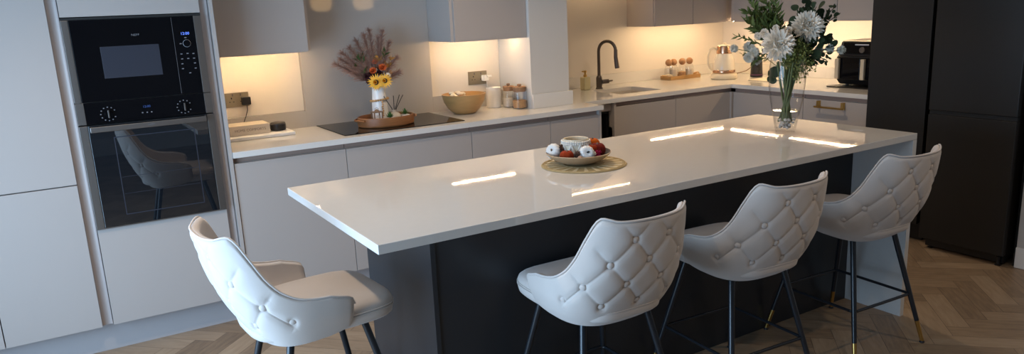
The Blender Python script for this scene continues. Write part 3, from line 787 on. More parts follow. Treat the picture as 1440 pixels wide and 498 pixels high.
# autumn bouquet
fx = thing('autumn_bouquet', 'autumn bouquet of sunflowers, orange blooms and dusty pink grasses in the white vase', 'flowers', (vx, vy, ZB+.16))
def rnd_unit(r=R):
    while True:
        v = Vector((r.uniform(-1, 1), r.uniform(-1, 1), r.uniform(-1, 1)))
        if .1 < v.length < 1: return v.normalized()
vb = Vector((vx, vy, ZB+.17))
def flower(c, fdir, r, n, layers, m, name, parent, wd=.35, cup=.15, centre=None, cr=.3):
    c = Vector(c); f = Vector(fdir).normalized(); e1 = f.orthogonal().normalized(); e2 = f.cross(e1); b = MB()
    for l in range(layers):
        el = l/max(1, layers-1)*(1.25 if layers > 1 else 0)
        nn = max(5, int(n*(1-.35*l/max(1, layers))))
        for k in range(nn):
            a = 2*PI*(k+.5*l)/nn+R.uniform(-.08, .08)
            d = (e1*math.cos(a)+e2*math.sin(a))*math.cos(el)+f*math.sin(el)
            b.petal(c+d*r*.10, d, f+d*-.01 if el < 1.4 else e1, r*(1-.12*l)*R.uniform(.9, 1.05), r*wd, cup=cup, segs=4)
    o = b.build(name, m, parent, smooth=True)
    if centre: MB().lathe([(r*cr, 0), (r*cr*.95, r*.1), (r*cr*.6, r*.17), (1e-4, r*.18)], c, n=16, axis=f.to_track_quat('Z', 'Y').to_matrix()).build('flower_centre', M[centre], o)
    return o
camv = Vector((-.7245, -1.9869, 1.5533))
def tocam(p, k=.6): return ((camv-Vector(p)).normalized()*k+(Vector(p)-vb).normalized()*(1-k)).normalized()
for p, r in (((.913, 2.285, 1.163), .043), ((.961, 2.262, 1.170), .038)):
    flower(p, (-.45, -.85, .1), r*1.12, 22, 2, M['yellow'], 'sunflower', fx, wd=.22, cup=.06, centre='brown', cr=.34)
for p, r in (((.916, 2.325, 1.226), .022), ((.966, 2.298, 1.243), .024), ((.941, 2.35, 1.275), .018)):
    flower(p, tocam(p), r, 12, 4, M['orange'], 'orange_bloom', fx, wd=.7, cup=.5)
for p, r in (((.886, 2.36, 1.195), .026), ((.925, 2.35, 1.20), .024), ((.957, 2.33, 1.21), .022), ((.905, 2.33, 1.21), .02), ((.895, 2.34, 1.165), .022)):
    flower(p, tocam(p), r, 12, 3, M['burg'], 'burgundy_bloom', fx, wd=.6, cup=.3)
flower((.991, 2.282, 1.198), (-.3, -.9, .2), .018, 12, 2, M['petal'], 'white_daisy', fx, wd=.3, centre='yellow')
def leaf_cluster(b, c, n, ln, wd, spread, up=.5, r=R):
    for _ in range(n):
        d = rnd_unit(r); d.z = abs(d.z)*up+.1; b.petal(Vector(c)+rnd_unit(r)*spread*r.random(), d, rnd_unit(r), ln*r.uniform(.7, 1.2), wd, cup=r.uniform(-.2, .3), segs=4)
b = MB()
for c, n in (((1.015, 2.32, 1.25), 22), ((1.005, 2.31, 1.20), 14), ((.96, 2.35, 1.29), 14), ((1.035, 2.33, 1.29), 8)): leaf_cluster(b, c, n, .035, .014, .025)
b.build('amber_foliage', M['amber'], fx, smooth=True)
b = MB()
for c, n, ln in (((.874, 2.40, 1.285), 16, .05), ((1.005, 2.352, 1.30), 12, .055), ((.87, 2.38, 1.21), 10, .045), ((.85, 2.40, 1.25), 8, .04)): leaf_cluster(b, c, n, ln, .013, .02, up=1.4)
b.build('green_foliage', M['green'], fx, smooth=True)
for k, (tip, n) in enumerate((((.735, 2.44, 1.275), 1), ((.782, 2.44, 1.336), 1), ((.83, 2.44, 1.36), 1), ((.872, 2.44, 1.402), 1), ((.915, 2.42, 1.43), 1), ((.95, 2.42, 1.457), 1), ((1.015, 2.378, 1.447), 1), ((.99, 2.39, 1.41), 1), ((1.04, 2.352, 1.38), 1), ((1.06, 2.311, 1.293), 1), ((1.06, 2.291, 1.21), 1), ((.80, 2.43, 1.24), 1), ((.77, 2.44, 1.30), 1))):
    tip = Vector(tip); b = MB(); mid = (vb+tip)/2+Vector((0, 0, .035)); pts = []
    for s_ in range(13):
        q = s_/12; p = vb*(1-q)**2+mid*2*q*(1-q)+tip*q*q; pts.append(p)
    b.tube(pts, .0014, 5)
    for s_ in range(4, 13):
        for _ in range(34):
            p = pts[s_].lerp(pts[min(12, s_+1)], R.random())+rnd_unit()*.002; ax = (pts[min(s_+1, 12)]-pts[s_-1]).normalized()
            d = (ax*1.5+rnd_unit()*1.15+Vector((0, 0, -.1))).normalized(); L = .066*(1.2-s_/18)*R.uniform(.5, 1.15)
            b.tube([p, p+d*L*.5, p+d*L+Vector((0, 0, -.004))], [.0008, .0008, .0004], 3)
    b.build('pampas_plume', M['pampas'], fx, smooth=True)
b = MB()
for p in ((.913, 2.305, 1.163), (.961, 2.282, 1.170), (.94, 2.35, 1.27), (.89, 2.37, 1.21), (1.0, 2.35, 1.29)):
    b.tube([(vx, vy, ZB+.05), vb, p], .002, 6)
b.build('stems', M['stem'], fx)
# lantern
lx, ly = .868, 2.195
t = thing('lantern', 'small brown framed lantern with a white candle on the tray', 'lantern', (lx, ly, ZB))
fm = MB()
for x in (-1, 1):
    for y in (-1, 1): fm.box(lx+x*.024-.003, lx+x*.024+.003, ly+y*.024-.003, ly+y*.024+.003, ZB+.004, ZB+.070)
fm.box(lx-.029, lx+.029, ly-.029, ly+.029, ZB, ZB+.005, .001); fm.box(lx-.029, lx+.029, ly-.029, ly+.029, ZB+.070, ZB+.075, .001)
fm.build('frame', M['lanternglass'], t)
MB().lathe([(.016, 0), (.010, .010), (.004, .013), (1e-4, .013)], (lx, ly, ZB+.075), n=16).build('cap', M['lanternglass'], t)
pts = [(lx+.012*math.cos(PI*k/10), ly, ZB+.086+.010*math.sin(PI*k/10)) for k in range(11)]
MB().tube(pts, .0012, 6).build('hanging_ring', M['gunmetal'], t)
single('pillar_candle', MB().lathe([(.013, 0), (.0135, .001), (.0135, .044), (.012, .046), (.003, .044), (1e-4, .044)], (lx, ly, ZB+.0053), n=20).box(lx-.0006, lx+.0006, ly-.0006, ly+.0006, ZB+.048, ZB+.055), M['white'], 'white pillar candle inside the small lantern', 'candle')
# succulents
def pot_plant(x, y, z, s, lb, seed):
    t = thing('potted_succulent', lb, 'plant', (x, y, z)); r = random.Random(seed)
    MB().box(x-s/2, x+s/2, y-s/2, y+s/2, z, z+s*.72, .003).build('pot', M['white'], t)
    b = MB()
    for l in range(4):
        for k in range(9):
            a = 2*PI*(k+.5*l)/9; el = .25+l*.32
            b.petal((x, y, z+s*.70), (math.cos(a)*math.cos(el), math.sin(a)*math.cos(el), math.sin(el)), (0, 0, 1), s*r.uniform(.55, .85), s*.20, cup=.25, segs=3)
    b.build('leaves', M['succulent'], t, smooth=True)
pot_plant(.935, 2.165, ZB, .048, 'small spiky succulent in a white square pot beside the lantern', 3)
pot_plant(1.066, 2.250, ZB, .046, 'bright green succulent in a white square pot at the right end of the tray', 5)
# diffuser
qx, qy = 1.004, 2.262
t = thing('reed_diffuser', 'round smoky glass reed diffuser with black reeds on the tray', 'diffuser', (qx, qy, ZB))
MB().lathe([(.026, 0), (.038, .005), (.042, .020), (.039, .034), (.028, .046), (.013, .052), (.012, .064), (.0135, .066), (1e-4, .066)], (qx, qy, ZB), n=36, mod=lambda a, z: 1+.03*math.cos(a*14)).build('bottle', M['smoke'], t)
for (ax, ay) in ((-.055, .01), (.0, -.005), (.045, .01), (.058, -.012)):
    MB().tube([(qx, qy, ZB+.03), (qx+ax*.25, qy+ay*.25, ZB+.075), (qx+ax, qy+ay, ZB+.150)], .0024, 6).build('reed', M['black'], t)
single('wooden_coaster', MB().lathe([(.026, 0), (.028, .002), (.028, .006), (.026, .008), (1e-4, .008)], (1.012, 2.172, ZB), n=24), M['palewood'], 'pale round wooden disc lying at the front of the tray', 'coaster')

# ------------------------------------------------------------------ bowl, canister, jars
bx_, by_ = 1.515, 2.335
t = thing('mixing_bowl', 'large bamboo bowl on the worktop right of the hob', 'bowl', (bx_, by_, H))
MB().lathe([(.06, 0), (.072, .004), (.105, .035), (.130, .078), (.141, .120), (.1425, .126), (.137, .127), (.134, .12), (.122, .08), (.098, .042), (.06, .014), (1e-4, .012)], (bx_, by_, H+.0005), n=56).build('body', M['bowlwood'], t)
b = MB()
cl = Vector((bx_-.045, by_+.01, H+.122))
for k in range(10):
    a = k*.7; b.ball(cl+Vector((.048*math.cos(a)*(.4+.06*k), .030*math.sin(a), .012*math.sin(k*1.9))), .017, 6, sx=1.2, sz=.7)
single('garlic_bulbs', b, M['cream'], 'pale knobbly garlic lying in the bamboo bowl', 'food')
t = thing('canister', 'plain white round ceramic canister behind the glass jars', 'canister', (1.80, 2.44, H))
MB().lathe([(.046, 0), (.049, .003), (.050, .01), (.050, .122), (.0485, .125), (.046, .1255), (1e-4, .1255)], (1.795, 2.44, H+.0005), n=40).build('body', M['white'], t)
MB().lathe([(.0495, 0), (.0495, .008), (.047, .010), (1e-4, .010)], (1.795, 2.44, H+.1265), n=40).build('lid', M['white'], t)
socket_plate(1.682, 1.826, 1.060, 1.150, YN, 'antique brass double wall socket above the bamboo bowl, white plug in it')
t = thing('white_charger_plug', 'white plug with a white cable in the socket over the canister', 'plug', (1.80, 2.53, 1.1))
MB().box(1.778, 1.818, YN-.050, YN-.0095, 1.083, 1.122, .005).box(1.80, 1.838, YN-.056, YN-.042, 1.106, 1.122, .003).build('plug_body', M['whitepl'], t)
MB().tube([(1.80, YN-.045, 1.085), (1.802, YN-.055, 1.0), (1.80, YN-.06, .95), (1.795, YN-.065, .9135)], .0022, 8).build('cable', M['whitepl'], t)
def jar(x, y, r, h, fill, fm, lb, lid=True):
    t = thing('storage_jar', lb, 'jar', (x, y, H), group='glass jars with wooden lids by the column')
    MB().lathe([(r*.9, 0), (r, .004), (r, h*.86), (r*.93, h*.94), (r*.86, h)], (x, y, H+.0006), n=36).build('glass', M['thin'], t)
    MB().lathe([(r*.84, 0), (r*.84, .014), (r*.88, .016), (r*.92, .028), (r*.9, .032), (1e-4, .032)], (x, y, H+h-.008), n=30).build('lid', M['cork'], t)
    MB().lathe([(r*.15, 0), (r*.3, .008), (r*.28, .016), (1e-4, .018)], (x, y, H+h+.024), n=18).build('lid_knob', M['cork'], t)
    MB().lathe([(r*.86, .006), (r*.94, .012), (r*.94, fill), (r*.5, fill+.004), (1e-4, fill+.002)], (x, y, H+.0006), n=30).build('contents', M[fm], t)
jar(1.872, 2.372, .041, .118, .062, 'oats', 'glass jar of pale dry goods with wooden lid, next to the white canister')
jar(1.885, 2.255, .048, .120, .052, 'cookie', 'wider glass jar of tan dry goods with wooden lid, nearest the worktop edge')

# ------------------------------------------------------------------ tray of four jars near the corner
jt = thing('bamboo_tray', 'rectangular bamboo tray with loop ends under the four stoppered jars', 'tray', (3.88, 2.84, H))
x0, x1, y0, y1 = 3.70, 4.045, 2.77, 2.90
tb = MB().box(x0, x1, y0, y1, H+.0006, H+.008, .002)
for a in ((x0, x1, y0, y0+.008), (x0, x1, y1-.008, y1), (x0, x0+.008, y0+.0081, y1-.0081), (x1-.008, x1, y0+.0081, y1-.0081)): tb.box(*a, H+.008, H+.032, .002)
tb.build('body', M['bowlwood'], jt)
for sx, xx in ((-1, x0), (1, x1)):
    pts = [(xx+sx*.028*math.sin(PI*k/12), y0+.028+(y1-y0-.056)*k/12, H+.026+.012*math.sin(PI*k/12)) for k in range(13)]
    MB().tube(pts, .006, 8).build('handle', M['bowlwood'], jt)
for k, (x, y, fm, fl, lb) in enumerate(((3.745, 2.845, 'oats', .03, 'nearly empty stoppered glass jar, leftmost on the bamboo tray'), (3.815, 2.86, 'milk', .075, 'stoppered glass jar of white powder, second from the left on the bamboo tray'), (3.90, 2.845, 'cookie', .045, 'stoppered glass jar half full of brown granules on the bamboo tray'), (3.985, 2.845, 'milk', .065, 'stoppered glass jar of white cubes, rightmost on the bamboo tray'))):
    t = thing('stoppered_jar', lb, 'jar', (x, y, H+.0082), group='cork ball jars on the bamboo tray')
    z = H+.0086
    MB().lathe([(.032, 0), (.035, .003), (.035, .085), (.028, .104), (.022, .110)], (x, y, z), n=30).build('glass', M['thin'], t)
    MB().lathe([(.030, .004), (.033, .008), (.033, fl), (.015, fl+.004), (1e-4, fl+.003)], (x, y, z), n=26).build('contents', M[fm], t)
    MB().ball((x, y, z+.134), .029, 12).build('cork_stopper', M['cork'], t)

# ------------------------------------------------------------------ kettle
kx, ky = 4.06, 2.52
t = thing('kettle', 'cream and glass electric kettle with copper collar on its base', 'kettle', (kx, ky, H))
MB().lathe([(.100, 0), (.108, .006), (.110, .028), (.103, .044), (.085, .050), (1e-4, .050)], (kx, ky, H+.0006), n=44).build('power_base', M['cream'], t)
MB().lathe([(.088, 0), (.093, .006), (.093, .02), (.090, .024)], (kx, ky, H+.0512), n=44).build('heating_band', M['copper'], t)
MB().lathe([(.090, .0), (.091, .03), (.082, .085), (.066, .125), (.062, .133), (1e-4, .133)], (kx, ky, H+.0755), n=44).build('body', M['milk'], t)
MB().lathe([(.062, 0), (.064, .004), (.060, .055), (.056, .060)], (kx, ky, H+.209), n=40).build('collar', M['copper'], t)
MB().lathe([(.056, 0), (.052, .008), (.02, .012), (.012, .026), (1e-4, .028)], (kx, ky, H+.2695), n=32).build('lid', M['cream'], t)
hd = Vector((-.83, .42, 0)).normalized()
P = [Vector((kx, ky, H+.245))+hd*.060, Vector((kx, ky, H+.258))+hd*.085, Vector((kx, ky, H+.245))+hd*.118, Vector((kx, ky, H+.19))+hd*.137, Vector((kx, ky, H+.13))+hd*.135, Vector((kx, ky, H+.09))+hd*.115, Vector((kx, ky, H+.072))+hd*.092]
Q = []
for a, b_ in zip(P, P[1:]):
    for s_ in range(3): Q.append(a.lerp(b_, s_/3))
Q.append(P[-1])
MB().tube(Q, .010, 10).build('handle', M['cream'], t)
MB().tube([(kx+.098, ky+.045, H+.022), (kx+.20, ky+.10, H+.012), (kx+.30, ky+.03, H+.04), (kx+.36, ky-.03, H+.10), (4.46, ky-.05, H+.17), (4.498, ky-.05, H+.20)], .0035, 8).build('power_cable', M['lanternglass'], t)
# black pot with ribs
t = thing('black_pot', 'black ribbed cylinder with a purple band, right of the kettle', 'pot', (4.32, 2.40, H))
prof = []
for k in range(15):
    z = k*.0105; r = .052-.009*(z/.15); prof += [(r, z), (r, z+.006), (r-.002, z+.0075)]
MB().lathe([(.048, 0)]+prof[1:]+[(.040, .158), (1e-4, .158)], (4.32, 2.40, H+.0006), n=32).build('body', M['black'], t)
MB().lathe([(.0525, .018), (.0535, .019), (.0535, .022), (.0515, .023)], (4.32, 2.40, H+.0006), n=32).build('purple_band', M['pinkband'], t)
single('chopping_board', MB().box(4.05, 4.28, 2.06, 2.25, H+.0006, H+.008, .003, 3), M['cream'], 'flat cream board lying on the right worktop in front of the black pot', 'board')

# ------------------------------------------------------------------ air fryer
t = thing('air_fryer', 'black double drawer air fryer on the right worktop against the dark unit', 'air fryer', (4.2, 1.25, H))
y0, y1, xf = 1.055, 1.455, 4.06
MB().box(xf-.035, 4.40, y0-.03, y1+.045, H+.0006, H+.008, .003).build('mat', M['black'], t)
b = MB(); pr_ = [(xf+.04, .02), (xf+.004, .06), (xf+.0, .215), (xf+.035, .225), (xf+.05, .318), (xf+.07, .326), (4.38, .326), (4.39, .30), (4.39, .03), (4.36, .016)]
bmv0 = [b.bm.verts.new((x, y0, H+z)) for x, z in pr_]; bmv1 = [b.bm.verts.new((x, y1, H+z)) for x, z in pr_]
b.bm.faces.new(bmv0); b.bm.faces.new(bmv1[::-1])
for i in range(len(pr_)): b.bm.faces.new((bmv0[i], bmv0[(i+1) % len(pr_)], bmv1[(i+1) % len(pr_)], bmv1[i]))
bmesh.ops.bevel(b.bm, geom=b.bm.edges[:], offset=.006, segments=2, affect='EDGES')
b.build('body', M['black'], t)
for (a, c) in ((y0+.012, (y0+y1)/2-.004), ((y0+y1)/2+.004, y1-.012)):
    d = MB().box(xf-.012, xf+.004, a, c, H+.058, H+.210, .005).build('drawer', M['gloss'], t)
    ym = c-.022 if c > (y0+y1)/2+.05 else c-.03
    MB().box(xf-.040, xf-.013, ym-.012, ym+.018, H+.062, H+.205, .006).build('handle', M['grille'], d, label='pale drawer handle')
MB().box(xf+.030, xf+.042, y0+.03, y1-.03, H+.236, H+.312, .002, rot=Matrix.Rotation(.14, 3, 'Y')).build('control_panel', M['gloss'], t)
rot = Matrix.Rotation(-PI/2, 3, 'Y')
MB().lathe([(.021, 0), (.021, .009), (.018, .012), (.0135, .012), (.0135, .009), (1e-4, .009)], (xf+.034, 1.275, H+.262), n=28, axis=rot).build('dial', M['steel'], t)
MB().box(xf+.026, xf+.032, 1.225, 1.33, H+.294, H+.303, .001).build('display_bar', M['sil'], t)
for k in range(4): MB().lathe([(.012, 0), (.012, .014)], (xf+.07 if k < 2 else 4.35, y0+.05 if k % 2 else y1-.05, H+.008), n=12).build('foot', M['black'], t)

# ------------------------------------------------------------------ island: placemat, bowl and its contents
px_, py_ = 1.105, .500
t = thing('placemat', 'round gold woven placemat under the decoration bowl on the island', 'placemat', (px_, py_, H))
NS = 40
MB().lathe([(.176, .0004), (.178, .002), (.176, .0038), (.15, .0042), (.05, .0042), (1e-4, .0042)], (px_, py_, H), n=80).build('base', M['straw'], t)
b = MB()
for k in range(NS):
    if k % 2: continue
    a0, a1 = 2*PI*k/NS, 2*PI*(k+.72)/NS
    b.prism([(px_+r*math.cos(a), py_+r*math.sin(a)) for r, a in ((.085, a0+.02), (.160, a0), (.160, a1), (.085, a1-.02))], H+.0043, H+.0052)
b.build('woven_rays', M['strawlt'], t); bpy.data.objects['woven_rays']['kind'] = 'stuff'
b = MB()
for r in (.084, .163, .172): b.lathe([(r-.003, H+.0044), (r-.002, H+.0058), (r+.002, H+.0058), (r+.003, H+.0044)], (px_, py_, 0), n=80, ring=True)
b.build('plaited_rim', M['straw'], t); bpy.data.objects['plaited_rim']['kind'] = 'stuff'
bz = H+.0065
bcx, bcy = 1.095, .522
t = thing('decoration_bowl', 'shallow tan clay bowl of pumpkins and velvet fruit on the placemat', 'bowl', (bcx, bcy, bz))
MB().lathe([(.055, 0), (.065, .002), (.105, .018), (.132, .040), (.1365, .046), (.134, .0475)], (bcx, bcy, bz), n=64).build('outside', M['clay'], t)
MB().lathe([(.1338, .0474), (.128, .040), (.102, .021), (.06, .008), (1e-4, .007)], (bcx, bcy, bz), n=64).build('inside', M['darkclay'], t)
zi = bz+.003
# candle pot with macrame
cp = thing('candle_pot', 'cream pot wrapped in knotted cotton cord, tallest thing in the clay bowl', 'pot', (1.108, .565, zi))
cpx, cpy = 1.11, .56
MB().lathe([(.038, 0), (.050, .006), (.056, .03), (.058, .060), (.055, .084), (.052, .088), (.048, .086), (.050, .06), (.047, .03), (1e-4, .02)], (cpx, cpy, zi+.006), n=44).build('jar', M['cream'], cp)
b = MB()
for z in (.078, .070):
    for k in range(40):
        a = 2*PI*k/40; b.ball((cpx+.0582*math.cos(a), cpy+.0582*math.sin(a), zi+.006+z), .0052, 4)
for k in range(10):
    a0 = 2*PI*k/10
    for sgn in (-1, 1):
        pts = [(cpx+(.0605-.001*q)*math.cos(a0+sgn*q*2*PI/20), cpy+(.0605-.001*q)*math.sin(a0+sgn*q*2*PI/20), zi+.074-.048*q) for q in (0, .25, .5, .75, 1)]
        b.tube(pts, .0042, 5)
b.build('cord_wrap', M['cottoncord'], cp); bpy.data.objects['cord_wrap']['kind'] = 'stuff'
def pumpkin(c, r, sz, m, lb, tilt=None, cat='pumpkin', name='pumpkin', ribs=9, stemm='lanternglass', group=None):
    t = thing(name, lb, cat, (c[0], c[1], c[2]-r*sz), group=group)
    b = MB(); ax = (tilt or Matrix.Identity(3)); prof = []
    for k in range(15):
        th = PI*k/14; rr = math.sin(th)**.8*r; zz = -math.cos(th)*r*sz*(1-.30*math.exp(-(math.sin(th)/.35)**2))
        prof.append((max(rr, 1e-4), zz))
    b.lathe(prof, c, n=72, mod=lambda a, z: .93+.07*abs(math.cos(a*ribs/2)), axis=ax)
    b.build('body', M[m], t, smooth=True)
    p0 = Vector(c)+ax @ Vector((0, 0, r*sz*.66)); p1 = Vector(c)+ax @ Vector((r*.1, 0, r*sz*.95))
    MB().tube([p0, p1], [r*.14, r*.10], 8).build('stalk', M[stemm], t)
rx = lambda a: Matrix.Rotation(a, 3, 'X')
ry = lambda a: Matrix.Rotation(a, 3, 'Y')
pumpkin((1.080, .446, bz+.051), .034, .86, 'white', 'white ribbed mini pumpkin with dark stalk, front of the clay bowl', tilt=rx(1.1) @ ry(-.35), ribs=12, stemm='black')
pumpkin((1.015, .590, bz+.050), .034, .66, 'white', 'white mini pumpkin on its side at the left rim of the clay bowl', tilt=ry(-1.1) @ rx(.4), ribs=12)
pumpkin((1.020, .500, bz+.041), .030, .85, 'rustvelvet', 'rust red velvet fruit at the front left of the clay bowl', cat='ornament', name='velvet_ornament', ribs=7)
pumpkin((1.192, .555, bz+.058), .034, .95, 'orangevelvet', 'bright orange velvet ball at the right behind the cotton pot', cat='ornament', name='velvet_ornament', ribs=8)
pumpkin((1.170, .492, bz+.050), .036, .85, 'winevelvet', 'dark wine red velvet fruit at the right rim of the clay bowl', cat='ornament', name='velvet_ornament', ribs=7)
pumpkin((1.140, .486, bz+.058), .022, .85, 'rustvelvet', 'small brown red velvet fruit between the orange and wine ones', cat='ornament', name='velvet_ornament', ribs=7)
b = MB()
for _ in range(70): d = rnd_unit(); b.petal(Vector((1.134, .440, bz+.046))+d*.004, d, rnd_unit(), .013, .005, segs=2)
single('pompom', b, M['magenta'], 'magenta pompom right of the front white pumpkin', 'pompom', smooth=True)
def cone(c, r, h, lb, tilt=0.):
    t = thing('pinecone', lb, 'pinecone', (c[0], c[1], c[2]-h/2)); b = MB()
    ax = rx(tilt)
    for k in range(70):
        q = k/70; a = k*2.39996; z = -h/2+h*q; rr = r*math.sin(PI*(q*.8+.12))
        d = ax @ Vector((math.cos(a), math.sin(a), .55)); b.petal(Vector(c)+ax @ Vector((rr*.35*math.cos(a), rr*.35*math.sin(a), z)), d, Vector((0, 0, 1)), rr*.75, rr*.55, cup=.2, segs=2)
    b.ball(c, r*.45, 6, sz=h/r*.9)
    b.build('scales', M['cone'], t); o = bpy.data.objects; 
cone((1.044, .455, bz+.042), .024, .04, 'brown pinecone left of the front white pumpkin', 1.2)
cone((1.045, .570, bz+.050), .027, .045, 'brown pinecone behind the rust velvet fruit', .5)
single('acorn', MB().ball((1.036, .432, bz+.038), .011, 7, sz=1.1), M['nut'], 'small tan nut at the front rim of the clay bowl', 'nut')
single('acorn', MB().ball((1.112, .436, bz+.048), .008, 7, sz=1.1), M['petal'], 'small pale bead beside the magenta pompom', 'bead')

# ------------------------------------------------------------------ glass vase with white flowers
gx, gy = 2.295, .450
t = thing('glass_vase', 'tall clear glass vase of pebbles and stems on the island', 'vase', (gx, gy, H))
ZV = H+.0006
outp = [(.040, 0), (.046, .002), (.050, .02), (.062, .08), (.076, .155), (.0845, .225), (.086, .27), (.083, .32), (.079, .35)]
inp = [(r-.0035, z) for r, z in outp[::-1][:-2]]
vo = MB().lathe(outp, (gx, gy, ZV), n=64)
vo.bm.faces.ensure_lookup_table(); bmesh.ops.delete(vo.bm, geom=[max(vo.bm.faces, key=lambda f_: f_.calc_center_median().z+(1 if len(f_.verts) > 10 else 0))], context='FACES_ONLY')
vo.build('glass_body', M['thin'], t, smooth=True)
single('vase_water', MB().lathe([(.0385, .0145), (.0452, .0205), (.0575, .0795), (.0625, .105), (1e-4, .105)], (gx, gy, ZV), n=48), M['thin'], 'shallow water in the foot of the clear glass vase', 'water')
rr_ = random.Random(11); peb = []
ico = MB().ball((0, 0, 0), .009, 6, sx=1.2, sz=.75)
base = None
for k in range(34):
    lay = k//9; z = ZV+.0245+lay*.0125; rad = (.031 if lay < 2 else .037)*math.sqrt(rr_.random())+.002; a = k*2.4
    p = (gx+rad*math.cos(a), gy+rad*math.sin(a), z)
    if base is None:
        base = ico.build('pebble', M['pebble']); base.location = p; o = base
    else:
        o = base.copy(); COL.objects.link(o); o.location = p
    o.rotation_euler = (rr_.uniform(-.5, .5), rr_.uniform(-.5, .5), rr_.uniform(0, 6)); s_ = rr_.uniform(.75, 1.1); o.scale = (s_, s_, s_)
    tag(o, 'pale rounded pebble heaped in the foot of the glass vase', 'pebble', 'pale pebbles in the foot of the glass vase')
bq = thing('flower_bouquet', 'bouquet of white chrysanthemums and green foliage in the glass vase', 'flowers', (gx, gy, ZV+.12))
vb = Vector((gx, gy, ZV+.33))
def mum(c, f, r, m=M['petal'], name='chrysanthemum', n=190, wd=.24):
    c = Vector(c); f = Vector(f).normalized(); b = MB(); q3 = f.to_track_quat('Z', 'Y').to_matrix()
    for k in range(n):
        zz = 1-1.38*(k+.5)/n; a = k*2.39996+R.uniform(-.15, .15); rr = math.sqrt(max(0, 1-zz*zz))
        d = (q3 @ Vector((rr*math.cos(a), rr*math.sin(a), zz))).normalized(); d = (d+rnd_unit(R)*.10).normalized()
        side = f-d*f.dot(d)
        if side.length < .1: side = d.orthogonal()
        L = r*R.uniform(.88, 1.08)*(.80 if zz > .75 else 1)
        b.petal(c+d*r*.12, d, side, L*.88, r*wd, cup=.12, tip=.75, segs=3)
    b.ball(c, r*.55, 8)
    return b.build(name, m, parent=bq, smooth=True)
mum((2.249, .474, 1.333), (-.6, -.75, .15), .080)
mum((2.397, .428, 1.409), (-.55, -.75, .35), .078)
for p, r in (((2.227, .538, 1.387), .024), ((2.321, .52, 1.392), .026), ((2.311, .466, 1.397), .021), ((2.205, .56, 1.375), .020), ((2.262, .50, 1.41), .018)):
    mum(p, (-.6, -.7, .4), r, name='carnation', n=70, wd=.5)
for p, r in (((2.192, .600, 1.324), .030), ((2.167, .577, 1.275), .028), ((2.215, .57, 1.262), .026), ((2.185, .56, 1.30), .026)):
    mum(p, (-.7, -.6, .1), r, m=M['petalgrey'], name='carnation', n=60, wd=.55)
for p in ((2.115, .626, 1.321), (2.491, .365, 1.303), (2.536, .334, 1.294), (2.46, .40, 1.297)):
    b = MB(); 
    for _ in range(110): d = rnd_unit(R); b.petal(Vector(p)+d*.006, d, rnd_unit(R), .0165, .011, cup=.3, segs=2)
    b.build('pompom_flower', M['petalgrey'], bq, smooth=True)
    q = Vector(p); MB().tube([vb-Vector((0, 0, .05)), (vb+q)/2+Vector((0, 0, .01)), q], .0016, 6).build('flower_stem', M['stem'], bq)
def round_leaf(b, c, n, r):
    n = Vector(n).normalized(); e1 = n.orthogonal().normalized(); e2 = n.cross(e1); c = Vector(c)
    ctr = b.bm.verts.new(c-n*r*.15); rg = [b.bm.verts.new(c+(e1*math.cos(2*PI*k/12)*1.12+e2*math.sin(2*PI*k/12)*.92)*r+n*r*.1*math.cos(4*PI*k/12)) for k in range(12)]
    for k in range(12): b.bm.faces.new((ctr, rg[k], rg[(k+1) % 12]))
def branch(tip, bend, nl, lr, m, name, style='round', start=.35, spread=.02):
    tip = Vector(tip); b = MB(); mid = (vb+tip)/2+Vector(bend); pts = [vb*(1-q)**2+mid*2*q*(1-q)+tip*q*q for q in [k/14 for k in range(15)]]
    b.tube(pts, .0018, 5)
    for k in range(nl):
        q = start+(1-start)*k/max(1, nl-1); i = min(13, int(q*14)); p = pts[i].lerp(pts[i+1], q*14-i); ax = (pts[i+1]-pts[i]).normalized()
        for s_ in (-1, 1):
            d = (rnd_unit(R)*.8+ax*.35); d -= ax*d.dot(ax)*.6; d.normalize()
            if style == 'round': round_leaf(b, p+d*(lr+spread*.4), (d.cross(ax)+rnd_unit(R)*.6), lr*R.uniform(.75, 1.15))
            elif style == 'blade': b.petal(p, d+ax*.7, rnd_unit(R), lr*2.4*R.uniform(.7, 1.2), lr*.75, cup=.2, segs=4)
            else:
                for _ in range(3):
                    e = p+rnd_unit(R)*spread; b.tube([p, e], .0007, 3); b.petal(e, rnd_unit(R), rnd_unit(R), lr, lr*.7, segs=2)
    return b.build(name, m, bq, smooth=True)
# dark rounded eucalyptus on the right
for tip, bend, nl in (((2.50, .37, 1.30), (.02, 0, .03), 7), ((2.495, .379, 1.364), (.02, 0, .03), 8), ((2.503, .417, 1.45), (.03, 0, .02), 8), ((2.518, .472, 1.50), (.0, 0, .03), 8), ((2.46, .45, 1.55), (0, 0, .02), 8), ((2.44, .50, 1.50), (0, 0, .02), 9), ((2.48, .42, 1.42), (0, 0, .02), 9), ((2.45, .44, 1.36), (0, 0, .02), 9)):
    branch(tip, bend, nl, .022, M['dkgreen'], 'eucalyptus_branch')
for tip, bend, nl in (((2.562, .387, 1.455), (0, 0, .04), 12), ((2.57, .40, 1.50), (0, 0, .03), 10), ((2.47, .36, 1.245), (.02, -.02, .05), 10), ((2.43, .38, 1.23), (.02, -.02, .04), 8)):
    branch(tip, bend, nl, .010, M['dkgreen'], 'small_leaf_branch', 'round', start=.5, spread=.02)
